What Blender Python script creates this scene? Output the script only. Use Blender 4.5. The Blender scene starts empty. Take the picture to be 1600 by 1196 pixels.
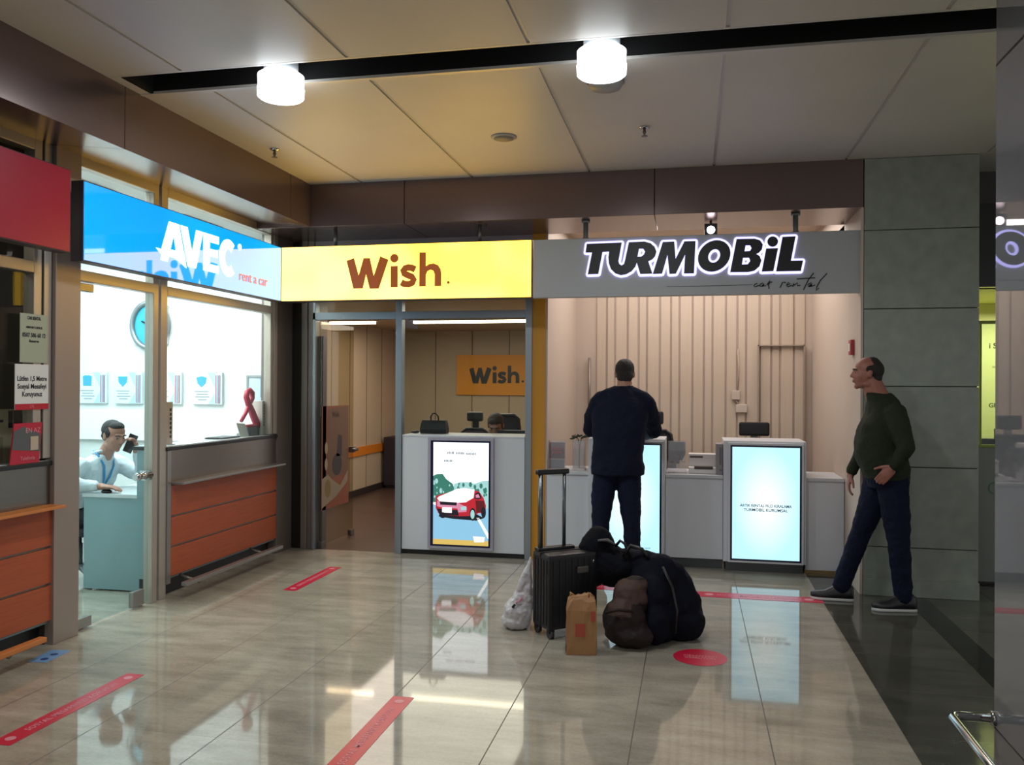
import bpy, bmesh, math, random
from mathutils import Vector, Matrix
random.seed(7)
PI = math.pi
SC = bpy.context.scene
COL = SC.collection

# ---------------------------------------------------------------- camera
F_PX, YAW, PITCH, ROLL, EYE = 1327.0, 0.2086, 0.00372, 0.00534, 1.58
cd = bpy.data.cameras.new('camera')
cam = bpy.data.objects.new('camera', cd)
COL.objects.link(cam)
_f = Vector((-math.sin(YAW), math.cos(YAW), 0)); _r = Vector((math.cos(YAW), math.sin(YAW), 0)); _u = Vector((0, 0, 1))
_f2 = _f*math.cos(PITCH)+_u*math.sin(PITCH); _u2 = -_f*math.sin(PITCH)+_u*math.cos(PITCH)
_r2 = _r*math.cos(ROLL)+_u2*math.sin(ROLL); _u3 = -_r*math.sin(ROLL)+_u2*math.cos(ROLL)
m = Matrix.Identity(4)
for i in range(3):
    m[i][0] = _r2[i]; m[i][1] = _u3[i]; m[i][2] = -_f2[i]
m[0][3], m[1][3], m[2][3] = 0, 0, EYE
cam.matrix_world = m
cd.sensor_width = 36; cd.lens = F_PX/1600*36; cd.clip_start = 0.05; cd.clip_end = 200
SC.camera = cam

# ---------------------------------------------------------------- world, exposure
w = bpy.data.worlds.new('world'); SC.world = w; w.use_nodes = True
w.node_tree.nodes['Background'].inputs[0].default_value = (0.93, 0.93, 0.93, 1)
w.node_tree.nodes['Background'].inputs[1].default_value = 0.66
SC.view_settings.view_transform = 'Standard'
try: SC.view_settings.look = 'None'
except Exception: pass
SC.view_settings.gamma = 1; SC.view_settings.use_curve_mapping = False
SC.view_settings.exposure = 0.12
SC.cycles.use_denoising = True
SC.cycles.max_bounces = 8
SC.cycles.transparent_max_bounces = 16
SC.cycles.caustics_reflective = False; SC.cycles.caustics_refractive = False
SC.cycles.sample_clamp_indirect = 4

def area_light(name, loc, sx, sy, power, col=(1, 1, 1), rot=(0, 0, 0), parent=None, spread=PI):
    l = bpy.data.lights.new(name, 'AREA'); l.shape = 'RECTANGLE'; l.size = sx; l.size_y = sy
    l.energy = power; l.color = col; l.spread = spread
    o = bpy.data.objects.new(name, l); COL.objects.link(o); o.location = loc; o.rotation_euler = rot
    if parent: o.parent = parent
    return o
def point_light(name, loc, power, col=(1, 1, 1), r=.1, parent=None):
    l = bpy.data.lights.new(name, 'POINT'); l.energy = power; l.color = col; l.shadow_soft_size = r
    o = bpy.data.objects.new(name, l); COL.objects.link(o); o.location = loc
    if parent: o.parent = parent
    return o
# the rooms behind the fronts: their ceiling lighting
area_light('agency_ceiling_light', (-5.4, 6.2, 2.98), 2.6, 2.4, 170, (.97, .99, 1.0))
area_light('office_ceiling_light', (-3.0, 9.9, 2.38), 2.4, 3.6, 68, (1, .88, .74))
area_light('kiosk_ceiling_light', (0.0, 8.4, 3.15), 2.2, 1.8, 50, (1, .92, .86))
area_light('neighbour_ceiling_light', (3.0, 8.2, 2.3), 1.2, .8, 26, (1, 1, .80))
area_light('left_shop_ceiling_light', (-4.6, 2.6, 2.9), .8, 1.6, 9, (1, .86, .7))

# ---------------------------------------------------------------- materials
def lin(c):
    if isinstance(c, str):
        c = c.lstrip('#'); c = [int(c[i:i+2], 16)/255 for i in (0, 2, 4)]
    return tuple((x/12.92 if x <= .04045 else ((x+.055)/1.055)**2.4) for x in c[:3])+(1,)
MATS = {}
def mat(name, col, rough=.5, metal=0, spec=.5, emis=None, es=0, bump=0, bscale=30, var=0, vscale=5, stretch=None, coat=0, sheen=0):
    if name in MATS: return MATS[name]
    M = bpy.data.materials.new(name); M.use_nodes = True; nt = M.node_tree
    b = nt.nodes['Principled BSDF']; c = lin(col)
    b.inputs['Base Color'].default_value = c; b.inputs['Roughness'].default_value = rough
    b.inputs['Metallic'].default_value = metal; b.inputs['Specular IOR Level'].default_value = spec
    b.inputs['Coat Weight'].default_value = coat; b.inputs['Sheen Weight'].default_value = sheen
    if emis:
        b.inputs['Emission Color'].default_value = lin(emis); b.inputs['Emission Strength'].default_value = es
    if var or bump:
        tc = nt.nodes.new('ShaderNodeTexCoord'); mp = nt.nodes.new('ShaderNodeMapping')
        if stretch: mp.inputs['Scale'].default_value = stretch
        nt.links.new(tc.outputs['Object'], mp.inputs['Vector'])
    if var:
        n = nt.nodes.new('ShaderNodeTexNoise'); n.inputs['Scale'].default_value = vscale; n.inputs['Detail'].default_value = 6
        nt.links.new(mp.outputs[0], n.inputs['Vector'])
        mr = nt.nodes.new('ShaderNodeMapRange'); mr.inputs[1].default_value = .3; mr.inputs[2].default_value = .7
        mr.inputs[3].default_value = 1-var; mr.inputs[4].default_value = 1+var
        nt.links.new(n.outputs[0], mr.inputs[0])
        mx = nt.nodes.new('ShaderNodeVectorMath'); mx.operation = 'SCALE'; mx.inputs[0].default_value = c[:3]
        nt.links.new(mr.outputs[0], mx.inputs['Scale']); nt.links.new(mx.outputs[0], b.inputs['Base Color'])
    if bump:
        n2 = nt.nodes.new('ShaderNodeTexNoise'); n2.inputs['Scale'].default_value = bscale; n2.inputs['Detail'].default_value = 5
        nt.links.new(mp.outputs[0], n2.inputs['Vector'])
        bp = nt.nodes.new('ShaderNodeBump'); bp.inputs['Strength'].default_value = bump; bp.inputs['Distance'].default_value = .02
        nt.links.new(n2.outputs[0], bp.inputs['Height']); nt.links.new(bp.outputs[0], b.inputs['Normal'])
    MATS[name] = M
    return M
def glass_mat(name, tint='#ffffff', refl=1.0, ior=1.5, rough=0.0, haze=0.0, haze_col='#888888'):
    if name in MATS: return MATS[name]
    M = bpy.data.materials.new(name); M.use_nodes = True; nt = M.node_tree; nt.nodes.clear()
    out = nt.nodes.new('ShaderNodeOutputMaterial'); tr = nt.nodes.new('ShaderNodeBsdfTransparent'); gl = nt.nodes.new('ShaderNodeBsdfGlossy')
    tr.inputs[0].default_value = lin(tint); gl.inputs['Roughness'].default_value = rough
    ge = nt.nodes.new('ShaderNodeNewGeometry'); dt = nt.nodes.new('ShaderNodeVectorMath'); dt.operation = 'DOT_PRODUCT'
    nt.links.new(ge.outputs['Normal'], dt.inputs[0]); nt.links.new(ge.outputs['Incoming'], dt.inputs[1])
    ab = nt.nodes.new('ShaderNodeMath'); ab.operation = 'ABSOLUTE'; nt.links.new(dt.outputs['Value'], ab.inputs[0])
    om = nt.nodes.new('ShaderNodeMath'); om.operation = 'SUBTRACT'; om.inputs[0].default_value = 1; nt.links.new(ab.outputs[0], om.inputs[1])
    pw = nt.nodes.new('ShaderNodeMath'); pw.operation = 'POWER'; pw.inputs[1].default_value = 5; nt.links.new(om.outputs[0], pw.inputs[0])
    r0 = ((ior-1)/(ior+1))**2*refl
    mu = nt.nodes.new('ShaderNodeMath'); mu.operation = 'MULTIPLY_ADD'; mu.inputs[1].default_value = (1-r0)*.8; mu.inputs[2].default_value = r0; mu.use_clamp = True
    nt.links.new(pw.outputs[0], mu.inputs[0])
    mx = nt.nodes.new('ShaderNodeMixShader')
    m3 = nt.nodes.new('ShaderNodeMath'); m3.operation = 'MULTIPLY'; m3.inputs[1].default_value = min(1, refl); nt.links.new(mu.outputs[0], m3.inputs[0]); nt.links.new(m3.outputs[0], mx.inputs[0])
    base = tr.outputs[0]
    if haze:
        df = nt.nodes.new('ShaderNodeBsdfDiffuse'); df.inputs[0].default_value = lin(haze_col)
        m2 = nt.nodes.new('ShaderNodeMixShader'); m2.inputs[0].default_value = haze
        nt.links.new(tr.outputs[0], m2.inputs[1]); nt.links.new(df.outputs[0], m2.inputs[2]); base = m2.outputs[0]
    nt.links.new(base, mx.inputs[1]); nt.links.new(gl.outputs[0], mx.inputs[2]); nt.links.new(mx.outputs[0], out.inputs[0])
    MATS[name] = M
    return M

# ---------------------------------------------------------------- mesh helpers
def newbm(): return bmesh.new()
def box(bm, x0, x1, y0, y1, z0, z1, mi=0, bev=0):
    vs = [bm.verts.new((x, y, z)) for z in (min(z0, z1), max(z0, z1)) for x, y in
          ((min(x0, x1), min(y0, y1)), (max(x0, x1), min(y0, y1)), (max(x0, x1), max(y0, y1)), (min(x0, x1), max(y0, y1)))]
    fs = [bm.faces.new([vs[i] for i in f]) for f in ((3, 2, 1, 0), (4, 5, 6, 7), (0, 1, 5, 4), (1, 2, 6, 5), (2, 3, 7, 6), (3, 0, 4, 7))]
    for f in fs: f.material_index = mi
    if bev:
        es = list({e for f in fs for e in f.edges})
        r = bmesh.ops.bevel(bm, geom=es, offset=bev, segments=2, affect='EDGES', profile=.6)
        for f in r['faces']: f.material_index = mi
    return vs
def frame_for(d):
    d = Vector(d).normalized(); a = Vector((0, 0, 1)) if abs(d.z) < .9 else Vector((1, 0, 0))
    u = a.cross(d).normalized(); return u, d.cross(u).normalized()
def loft(bm, rings, cap=True, mi=0, smooth=True):
    """rings: lists of points (same count), joined in order and closed"""
    R = [[bm.verts.new(p) for p in r] for r in rings]; n = len(R[0])
    for a, b in zip(R, R[1:]):
        for i in range(n):
            f = bm.faces.new((a[i], a[(i+1) % n], b[(i+1) % n], b[i])); f.material_index = mi; f.smooth = smooth
    if cap:
        f = bm.faces.new(R[0][::-1]); f.material_index = mi
        f = bm.faces.new(R[-1]); f.material_index = mi
    return R
def tube(bm, pts, r, n=10, mi=0, closed=False, flat=1.0):
    pts = [Vector(p) for p in pts]; rings = []; N = len(pts); u = None
    for i, p in enumerate(pts):
        a = pts[(i-1) % N] if (i > 0 or closed) else p; b = pts[(i+1) % N] if (i < N-1 or closed) else p
        d = (b-a).normalized()
        if u is None: u, v = frame_for(d)
        else:
            u = (u-d*u.dot(d)).normalized(); v = d.cross(u)
        rr = r[i] if isinstance(r, (list, tuple)) else r
        rings.append([p+u*math.cos(2*PI*k/n)*rr+v*math.sin(2*PI*k/n)*rr*flat for k in range(n)])
    if closed: rings.append(rings[0]); 
    if closed:
        R = [[bm.verts.new(p) for p in rg] for rg in rings[:-1]]
        for j in range(len(R)):
            a, b = R[j], R[(j+1) % len(R)]
            for i in range(n):
                f = bm.faces.new((a[i], a[(i+1) % n], b[(i+1) % n], b[i])); f.material_index = mi; f.smooth = True
    else: loft(bm, rings, True, mi)
def lathe(bm, prof, cx, cy, n=24, mi=0, cap=True):
    rings = [[(cx+r*math.cos(2*PI*k/n), cy+r*math.sin(2*PI*k/n), z) for k in range(n)] for r, z in prof]
    loft(bm, rings, cap, mi)
def ellipsoid(bm, c, rx, ry, rz, rot=None, n=16, m_=10, mi=0):
    M = Matrix.Translation(Vector(c)) @ (rot.to_4x4() if rot is not None else Matrix.Identity(4)) @ Matrix.Diagonal((rx, ry, rz, 1))
    r = bmesh.ops.create_uvsphere(bm, u_segments=n, v_segments=m_, radius=1, matrix=M)
    for v in r['verts']:
        for f in v.link_faces: f.smooth = True; f.material_index = mi
def obj(name, bm, mats, parent=None, loc=None, recalc=True):
    if recalc: bmesh.ops.recalc_face_normals(bm, faces=bm.faces)
    me = bpy.data.meshes.new(name); bm.to_mesh(me); bm.free()
    for q in (mats if isinstance(mats, (list, tuple)) else [mats]): me.materials.append(q)
    o = bpy.data.objects.new(name, me); COL.objects.link(o)
    if parent is not None: o.parent = parent
    if loc is not None: o.location = loc
    return o
def boxobj(name, b, mt, parent=None, bev=0):
    bm = newbm(); box(bm, *b, bev=bev); return obj(name, bm, mt, parent)
def tag(o, label=None, cat=None, group=None, kind=None):
    if label: o['label'] = label
    if cat: o['category'] = cat
    if group: o['group'] = group
    if kind: o['kind'] = kind
    return o
def thing(name, label, cat, loc=(0, 0, 0), rz=0, group=None):
    o = bpy.data.objects.new(name, None); COL.objects.link(o); o.location = loc; o.rotation_euler = (0, 0, rz)
    o.empty_display_size = .1
    return tag(o, label, cat, group)
def struct(name, bm, mt, parent=None):
    o = obj(name, bm, mt, parent)
    if parent is None: o['kind'] = 'structure'
    return o
def sbox(name, b, mt, parent=None, bev=0):
    bm = newbm(); box(bm, *b, bev=bev); return struct(name, bm, mt, parent)
def copytree(o, parent=None):
    c = o.copy(); COL.objects.link(c)
    if parent is not None: c.parent = parent
    for ch in list(o.children): copytree(ch, c)
    return c
# flat shapes on a plane: orient 'y' = faces -Y (x right, z up); 'x' = faces +X (y right, z up); 'z' = on floor; 'x-' = faces -X
def place(o, orient, loc):
    o.location = loc
    if orient == 'y': o.rotation_euler = (PI/2, 0, 0)
    elif orient == 'x': o.rotation_euler = (PI/2, 0, PI/2)
    elif orient == 'x-': o.rotation_euler = (PI/2, 0, -PI/2)
    elif orient == 'z': o.rotation_euler = (0, 0, 0)
def curve_mesh(name, splines, mt, parent=None, orient='y', loc=(0, 0, 0), ext=.002, off=0, rz=None):
    """splines: closed polygons [(x,y)...]; inner ones make holes"""
    cu = bpy.data.curves.new('tmp', 'CURVE'); cu.dimensions = '2D'; cu.fill_mode = 'BOTH'; cu.extrude = ext; cu.offset = off
    for s in splines:
        sp = cu.splines.new('POLY'); sp.points.add(len(s)-1)
        for p, q in zip(sp.points, s): p.co = (q[0], q[1], 0, 1)
        sp.use_cyclic_u = True
    return _bake(name, cu, mt, parent, orient, loc, rz)
def _bake(name, cu, mt, parent, orient, loc, rz=None):
    t = bpy.data.objects.new('tmp', cu); COL.objects.link(t)
    dg = bpy.context.evaluated_depsgraph_get(); dg.update()
    me = bpy.data.meshes.new_from_object(t.evaluated_get(dg)); me.name = name
    bpy.data.objects.remove(t); bpy.data.curves.remove(cu)
    me.materials.clear(); me.materials.append(mt)
    o = bpy.data.objects.new(name, me); COL.objects.link(o); place(o, orient, loc)
    if rz is not None: o.rotation_euler[2] += rz
    if parent is not None: o.parent = parent
    return o
def text(name, s, size, mt, parent=None, orient='y', loc=(0, 0, 0), ext=.0008, off=0, shear=0, align='CENTER', space=1, sx=1, rz=None, line=1):
    cu = bpy.data.curves.new('tmp', 'FONT'); cu.body = s; cu.size = size; cu.extrude = ext; cu.offset = off; cu.shear = shear
    cu.align_x = align; cu.align_y = 'CENTER'; cu.space_character = space; cu.resolution_u = 3; cu.space_line = line
    o = _bake(name, cu, mt, parent, orient, loc, rz); o.scale = (sx, 1, 1)
    return o
def merge_flat(name, obs, parent=None):
    """join baked flat pieces into one mesh object"""
    bm = newbm(); mts = []
    for o in obs:
        bm2 = newbm(); bm2.from_mesh(o.data)
        o_m = Matrix.LocRotScale(o.location, o.rotation_euler, o.scale); bm2.transform(o_m)
        mi = len(mts); mts.append(o.data.materials[0])
        for f in bm2.faces: f.material_index = mi
        tmp = bpy.data.meshes.new('t'); bm2.to_mesh(tmp); bm2.free(); bm.from_mesh(tmp); bpy.data.meshes.remove(tmp)
        bpy.data.objects.remove(o)
    return obj(name, bm, mts, parent, recalc=False)
def circ(cx, cy, r, n=24, ry=None): return [(cx+r*math.cos(2*PI*k/n), cy+(ry or r)*math.sin(2*PI*k/n)) for k in range(n)]
def rect(x0, x1, y0, y1): return [(x0, y0), (x1, y0), (x1, y1), (x0, y1)]
def stroke(pts, w, cap=0):
    """polygon of a thick line"""
    P = [Vector(p) for p in pts]; L, R = [], []
    for i, p in enumerate(P):
        a = P[max(i-1, 0)]; b = P[min(i+1, len(P)-1)]; d = (b-a).normalized(); nrm = Vector((-d.y, d.x))
        ww = w[i] if isinstance(w, (list, tuple)) else w
        if i == 0: p = p-d*cap
        if i == len(P)-1: p = p+d*cap
        L.append(tuple(p+nrm*ww/2)); R.append(tuple(p-nrm*ww/2))
    return L+R[::-1]
def arc(cx, cy, rx, ry, a0, a1, n=12):
    return [(cx+rx*math.cos(math.radians(a0+(a1-a0)*k/n)), cy+ry*math.sin(math.radians(a0+(a1-a0)*k/n))) for k in range(n+1)]

# materials used in many places
STEEL = mat('brushed_steel', '#96928e', .33, .65, bump=.06, bscale=60, stretch=(1, 1, .03))
STEEL_D = mat('dark_steel', '#6a6560', .30, .6, bump=.05, bscale=60, stretch=(1, 1, .03))
ALU = mat('grey_aluminium', '#8d959c', .35, .75)
BLACK = mat('black_plastic', '#131316', .4)
DARK = mat('very_dark_void', '#0c0b0b', .9)
WHITE = mat('white_laminate', '#c3c6ca', .38, var=.03, vscale=3)
BRONZE = mat('bronze_fascia_metal', '#705f5c', .24, .45, bump=.02, bscale=3)
GLASS = glass_mat('clear_glass', '#f2f8f6', .7, 1.45)
GLASS_T = glass_mat('teal_door_glass', '#e6f3f3', .35, 1.5)
CHROME = mat('chrome', '#c8c8c8', .12, 1)
PAPER = mat('white_paper', '#d6d6d2', .7, var=.03, vscale=8)
PRINT = mat('dark_print', '#26262c', .7)

# ================================================================ SETTING
def floor_mat(name, c1, c2, joint, rough, tiles=True, ox=-.255, step=.605):
    M = bpy.data.materials.new(name); M.use_nodes = True; nt = M.node_tree; N = nt.nodes; L = nt.links
    b = N['Principled BSDF']; b.inputs['Roughness'].default_value = rough; b.inputs['Specular IOR Level'].default_value = .62
    tc = N.new('ShaderNodeTexCoord'); mp = N.new('ShaderNodeMapping'); mp.inputs['Scale'].default_value = (1.3, 4, 1)
    mp.inputs['Rotation'].default_value = (0, 0, .12)
    L.new(tc.outputs['Object'], mp.inputs[0])
    n1 = N.new('ShaderNodeTexNoise'); n1.inputs['Scale'].default_value = 1.7; n1.inputs['Detail'].default_value = 9; n1.inputs['Roughness'].default_value = .66
    L.new(mp.outputs[0], n1.inputs[0])
    n2 = N.new('ShaderNodeTexNoise'); n2.inputs['Scale'].default_value = 60; n2.inputs['Detail'].default_value = 3
    L.new(tc.outputs['Object'], n2.inputs[0])
    ad = N.new('ShaderNodeMath'); ad.operation = 'MULTIPLY_ADD'; ad.inputs[1].default_value = .25; L.new(n2.outputs[0], ad.inputs[0]); L.new(n1.outputs[0], ad.inputs[2])
    cr = N.new('ShaderNodeValToRGB'); cr.color_ramp.elements[0].position = .42; cr.color_ramp.elements[0].color = lin(c1)
    cr.color_ramp.elements[1].position = .82; cr.color_ramp.elements[1].color = lin(c2); L.new(ad.outputs[0], cr.inputs[0])
    col = cr.outputs[0]
    if tiles:
        sx = N.new('ShaderNodeSeparateXYZ'); L.new(tc.outputs['Object'], sx.inputs[0])
        js = []; ids = []
        for ax, o_, st, w_ in ((0, ox, step, .0028), (1, .42, step, .0012)):
            a = N.new('ShaderNodeMath'); a.operation = 'SUBTRACT'; a.inputs[1].default_value = o_-20*st; L.new(sx.outputs[ax], a.inputs[0])
            d = N.new('ShaderNodeMath'); d.operation = 'DIVIDE'; d.inputs[1].default_value = st; L.new(a.outputs[0], d.inputs[0])
            fr = N.new('ShaderNodeMath'); fr.operation = 'FRACT'; L.new(d.outputs[0], fr.inputs[0])
            fl = N.new('ShaderNodeMath'); fl.operation = 'FLOOR'; L.new(d.outputs[0], fl.inputs[0]); ids.append(fl)
            pp = N.new('ShaderNodeMath'); pp.operation = 'PINGPONG'; pp.inputs[1].default_value = .5; L.new(fr.outputs[0], pp.inputs[0])
            lt = N.new('ShaderNodeMath'); lt.operation = 'LESS_THAN'; lt.inputs[1].default_value = w_/st; L.new(pp.outputs[0], lt.inputs[0]); js.append(lt)
        cb = N.new('ShaderNodeCombineXYZ'); L.new(ids[0].outputs[0], cb.inputs[0]); L.new(ids[1].outputs[0], cb.inputs[1])
        wn = N.new('ShaderNodeTexWhiteNoise'); wn.noise_dimensions = '2D'; L.new(cb.outputs[0], wn.inputs['Vector'])
        mr = N.new('ShaderNodeMapRange'); mr.inputs[3].default_value = .91; mr.inputs[4].default_value = 1.07; L.new(wn.outputs[0], mr.inputs[0])
        vm = N.new('ShaderNodeVectorMath'); vm.operation = 'SCALE'; L.new(col, vm.inputs[0]); L.new(mr.outputs[0], vm.inputs['Scale'])
        j1 = N.new('ShaderNodeMath'); j1.operation = 'MULTIPLY'; j1.inputs[1].default_value = .35; L.new(js[1].outputs[0], j1.inputs[0])
        mxj = N.new('ShaderNodeMath'); mxj.operation = 'MAXIMUM'; L.new(js[0].outputs[0], mxj.inputs[0]); L.new(j1.outputs[0], mxj.inputs[1])
        mx = N.new('ShaderNodeMix'); mx.data_type = 'RGBA'; L.new(mxj.outputs[0], mx.inputs[0]); L.new(vm.outputs[0], mx.inputs[6]); mx.inputs[7].default_value = lin(joint)
        col = mx.outputs[2]
        rr = N.new('ShaderNodeMath'); rr.operation = 'MULTIPLY_ADD'; rr.inputs[1].default_value = .5; rr.inputs[2].default_value = rough; L.new(mxj.outputs[0], rr.inputs[0]); L.new(rr.outputs[0], b.inputs['Roughness'])
    L.new(col, b.inputs['Base Color'])
    return M
FL_LIGHT = floor_mat('polished_pale_granite', '#8a8274', '#b1a999', '#504b43', .05)
FL_DARK = floor_mat('polished_dark_granite', '#3d3d36', '#55544b', '#2a2a26', .10, True, .95, .62)
FL_BLACK = floor_mat('polished_black_granite', '#141412', '#1f1e1b', '#111111', .10, False)
FL_BROWN = floor_mat('brown_office_floor', '#3b2a25', '#4f3a31', '#222222', .35, False)

bm = newbm()
def quad(bm, x0, x1, y0, y1, z, mi):
    f = bm.faces.new([bm.verts.new(p) for p in ((x0, y0, z), (x1, y0, z), (x1, y1, z), (x0, y1, z))]); f.material_index = mi
quad(bm, -8, .95, -6, 7.6, 0, 0); quad(bm, .95, 1.56, -6, 7.6, 0, 1); quad(bm, 1.56, 1.73, -6, 7.6, 0, 2); quad(bm, 1.73, 9, -6, 7.6, 0, 1)
quad(bm, -8, -1.3, 7.6, 14, 0, 3); quad(bm, -1.3, 9, 7.6, 14, 0, 0)
struct('floor', bm, [FL_LIGHT, FL_DARK, FL_BLACK, FL_BROWN])

# ---- ceiling of metal panels with the dark lamp slots
CEIL = mat('ceiling_panel_metal', '#d8d2c9', .42, .0, .4, var=.03, vscale=2)
CEIL_RIB = mat('ceiling_seam_metal', '#d2cec6', .35, .1, .6)
ZC = 3.33
SLOT = (4.27, 4.55)
SLOT2 = (.1, .38)
bm = newbm()
xs = [-3.19-.0]+[-2.797+.987*k for k in range(13)]
xs = [-3.27]+[-2.797+.987*k for k in range(13)]
def panels(y0, y1):
    for a, b in zip(xs, xs[1:]):
        box(bm, a+(.014 if a > -3.2 else 0), b-.014, y0, y1, ZC, ZC+.03, 0)
        box(bm, b-.014, b-.010, y0, y1, ZC-.002, ZC+.03, 1); box(bm, b+.010, b+.014, y0, y1, ZC-.002, ZC+.03, 1)
        box(bm, b-.010, b+.010, y0, y1, ZC+.008, ZC+.03, 1)
panels(SLOT[1]+.03, 6.9); panels(SLOT2[1]+.03, SLOT[0]-.02); panels(-5, SLOT2[0]-.02)
for s in (SLOT, SLOT2):
    box(bm, -3.27, 9, s[1], s[1]+.03, ZC-.004, ZC+.012, 1); box(bm, -3.27, 9, s[0]-.02, s[0], ZC-.001, ZC+.012, 1)
    box(bm, -3.27, -3.19, s[0], s[1], ZC, ZC+.03, 0)
    box(bm, -3.27, 9, s[0]-.3, s[1]+.3, ZC+.45, ZC+.5, 2)
    box(bm, -3.27, 9, s[0]-.02, s[0], ZC+.012, ZC+.45, 2); box(bm, -3.27, 9, s[1], s[1]+.02, ZC+.012, ZC+.45, 2)
    box(bm, -3.20, -3.18, s[0], s[1], ZC, ZC+.45, 2)
box(bm, 1.28, 9, 6.9, 8.9, ZC, ZC+.03, 0)
struct('ceiling', bm, [CEIL, CEIL_RIB, DARK])

# ---- bronze bulkhead (fascia) over both shop fronts, in panels
bm = newbm()
ZF = 2.96
ys = [-5, -2.0, .1, 2.2, 4.41, 6.52, 6.90]
for a, b in zip(ys, ys[1:]):
    loft(bm, [[(-3.27, y, ZF), (-3.27, y, ZC+.25), (-3.86, y, ZC+.25), (-3.86, y, 3.025)] for y in (a+.003, b-.003)], smooth=False)
loft(bm, [[(-3.28, y, ZF+.008), (-3.28, y, ZC+.2), (-3.85, y, ZC+.2), (-3.85, y, 3.035)] for y in (-5, 6.89)], mi=1, smooth=False)
struct('trim_1', bm, [BRONZE, DARK])
bm = newbm()
xsf = [-3.84, -2.41, -.30, 1.28]
for a, b in zip(xsf, xsf[1:]): box(bm, a+.003, b-.003, 6.90, 7.62, ZF, ZC+.25, 0, bev=.003)
struct('trim_2', bm, [BRONZE])

# ---- left wall, X = -3.8: post, mullions, transoms
FR = mat('shopfront_frame_metal', '#b3aba0', .38, .55, bump=.05, bscale=50, stretch=(1, 1, .05))
def frame_set(name, bars, m_=FR):
    bm = newbm()
    for b in bars: box(bm, *b, bev=.004)
    return struct(name, bm, m_)
POST = mat('shopfront_post_cladding', '#9b8d84', .42, .3)
sbox('trim_3', (-3.86, -3.76, 4.445, 4.66, 0, 3.02), POST, bev=.004)
frame_set('window_1', [(-3.86, -3.79, 5.44, 5.50, 0, 3.02), (-3.86, -3.785, 5.52, 5.60, 0, 3.02), (-3.86, -3.79, 7.18, 7.22, 1.12, 3.02), (-3.86, -3.785, 7.24, 7.30, 1.12, 3.02),
                      (-3.86, -3.785, 4.66, 5.44, 2.23, 2.30), (-3.86, -3.785, 5.60, 7.20, 2.23, 2.30), (-3.86, -3.785, 4.66, 5.44, 2.955, 3.02), (-3.86, -3.785, 5.60, 7.20, 2.955, 3.02)])
W1 = bpy.data.objects['window_1']
for nm, b in (('pane', (-3.832, -3.822, 5.60, 7.19, 1.12, 2.23)), ('pane', (-3.832, -3.822, 5.60, 7.19, 2.30, 2.955)), ('pane', (-3.832, -3.822, 4.66, 5.44, 2.30, 2.955))):
    boxobj(nm, b, GLASS, W1)
# glass door of the agency
D1 = sbox('door_1', (-3.832, -3.820, 4.67, 5.435, .012, 2.222), GLASS_T)
bm = newbm(); box(bm, -3.845, -3.808, 4.68, 4.84, .01, .075, bev=.004); box(bm, -3.845, -3.808, 5.26, 5.38, .01, .12, bev=.004); box(bm, -3.845, -3.808, 4.67, 4.84, 2.17, 2.222, bev=.004)
obj('patch_fitting', bm, STEEL, D1)
bm = newbm(); tube(bm, [(-3.80, 5.26, .925), (-3.80, 5.44, .925)], .021, 16); tube(bm, [(-3.80, 5.27, .925), (-3.80, 5.30, .925)], .028, 16); tube(bm, [(-3.80, 5.34, .925), (-3.80, 5.36, .925)], .028, 16); box(bm, -3.85, -3.80, 5.38, 5.43, .89, .96)
obj('door_handle', bm, CHROME, D1)
# corner cladding between the two fronts
bm = newbm()
box(bm, -3.95, -3.785, 7.30, 7.66, 0, 3.02, 0, bev=.004); box(bm, -3.785, -3.68, 7.60, 7.72, 0, 2.97, 1, bev=.004); box(bm, -3.68, -3.62, 7.58, 7.72, 0, 2.97, 0, bev=.006); box(bm, -3.62, -3.56, 7.60, 7.72, 0, 2.97, 0, bev=.004)
struct('trim_4', bm, [mat('corner_post_cladding', '#7a716b', .38, .35), mat('dark_gap_metal', '#33302e', .4, .8)])
# left shop frames
frame_set('window_2', [(-3.86, -3.785, 4.30, 4.36, 1.13, 3.02), (-3.86, -3.785, 4.38, 4.44, 1.13, 3.02), (-3.86, -3.785, 1.5, 4.30, 2.23, 2.30), (-3.86, -3.785, 1.5, 4.30, 2.955, 3.02)])
W2 = bpy.data.objects['window_2']
boxobj('pane', (-3.832, -3.822, 1.5, 4.31, 1.13, 2.23), GLASS, W2); boxobj('pane', (-3.832, -3.822, 1.5, 4.31, 2.30, 2.955), GLASS, W2)

# ---- rooms behind
WALLW = mat('white_painted_wall', '#d3d8d8', .6, var=.01)
def room(name, x0, x1, y0, y1, z1, mt, faces='lrbc', zc=None):
    bm = newbm(); t = .08
    if 'l' in faces: box(bm, x0-t, x0, y0, y1, 0, z1)
    if 'r' in faces: box(bm, x1, x1+t, y0, y1, 0, z1)
    if 'b' in faces: box(bm, x0-t, x1+t, y1, y1+t, 0, z1)
    if 'f' in faces: box(bm, x0-t, x1+t, y0-t, y0, 0, z1)
    if 'c' in faces: box(bm, x0-t, x1+t, y0-t, y1+t, z1, z1+t)
    return struct(name, bm, mt)
room('wall_agency', -7.0, -3.9, 4.62, 7.9, 3.05, WALLW, 'lbfc')
room('wall_left_shop', -5.2, -3.9, 0.5, 4.44, 3.05, mat('dark_brown_wall', '#3a302b', .7), 'lbfc')
sbox('wall_left', (-3.95, -3.87, -5, 1.5, 0, 3.0), STEEL_D)
# pale stone band along the agency back wall (ledge line)
sbox('trim_5', (-6.9, -4.25, 7.86, 7.90, .99, 1.30), mat('white_skirt_panel', '#e4e6e6', .5))

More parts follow.
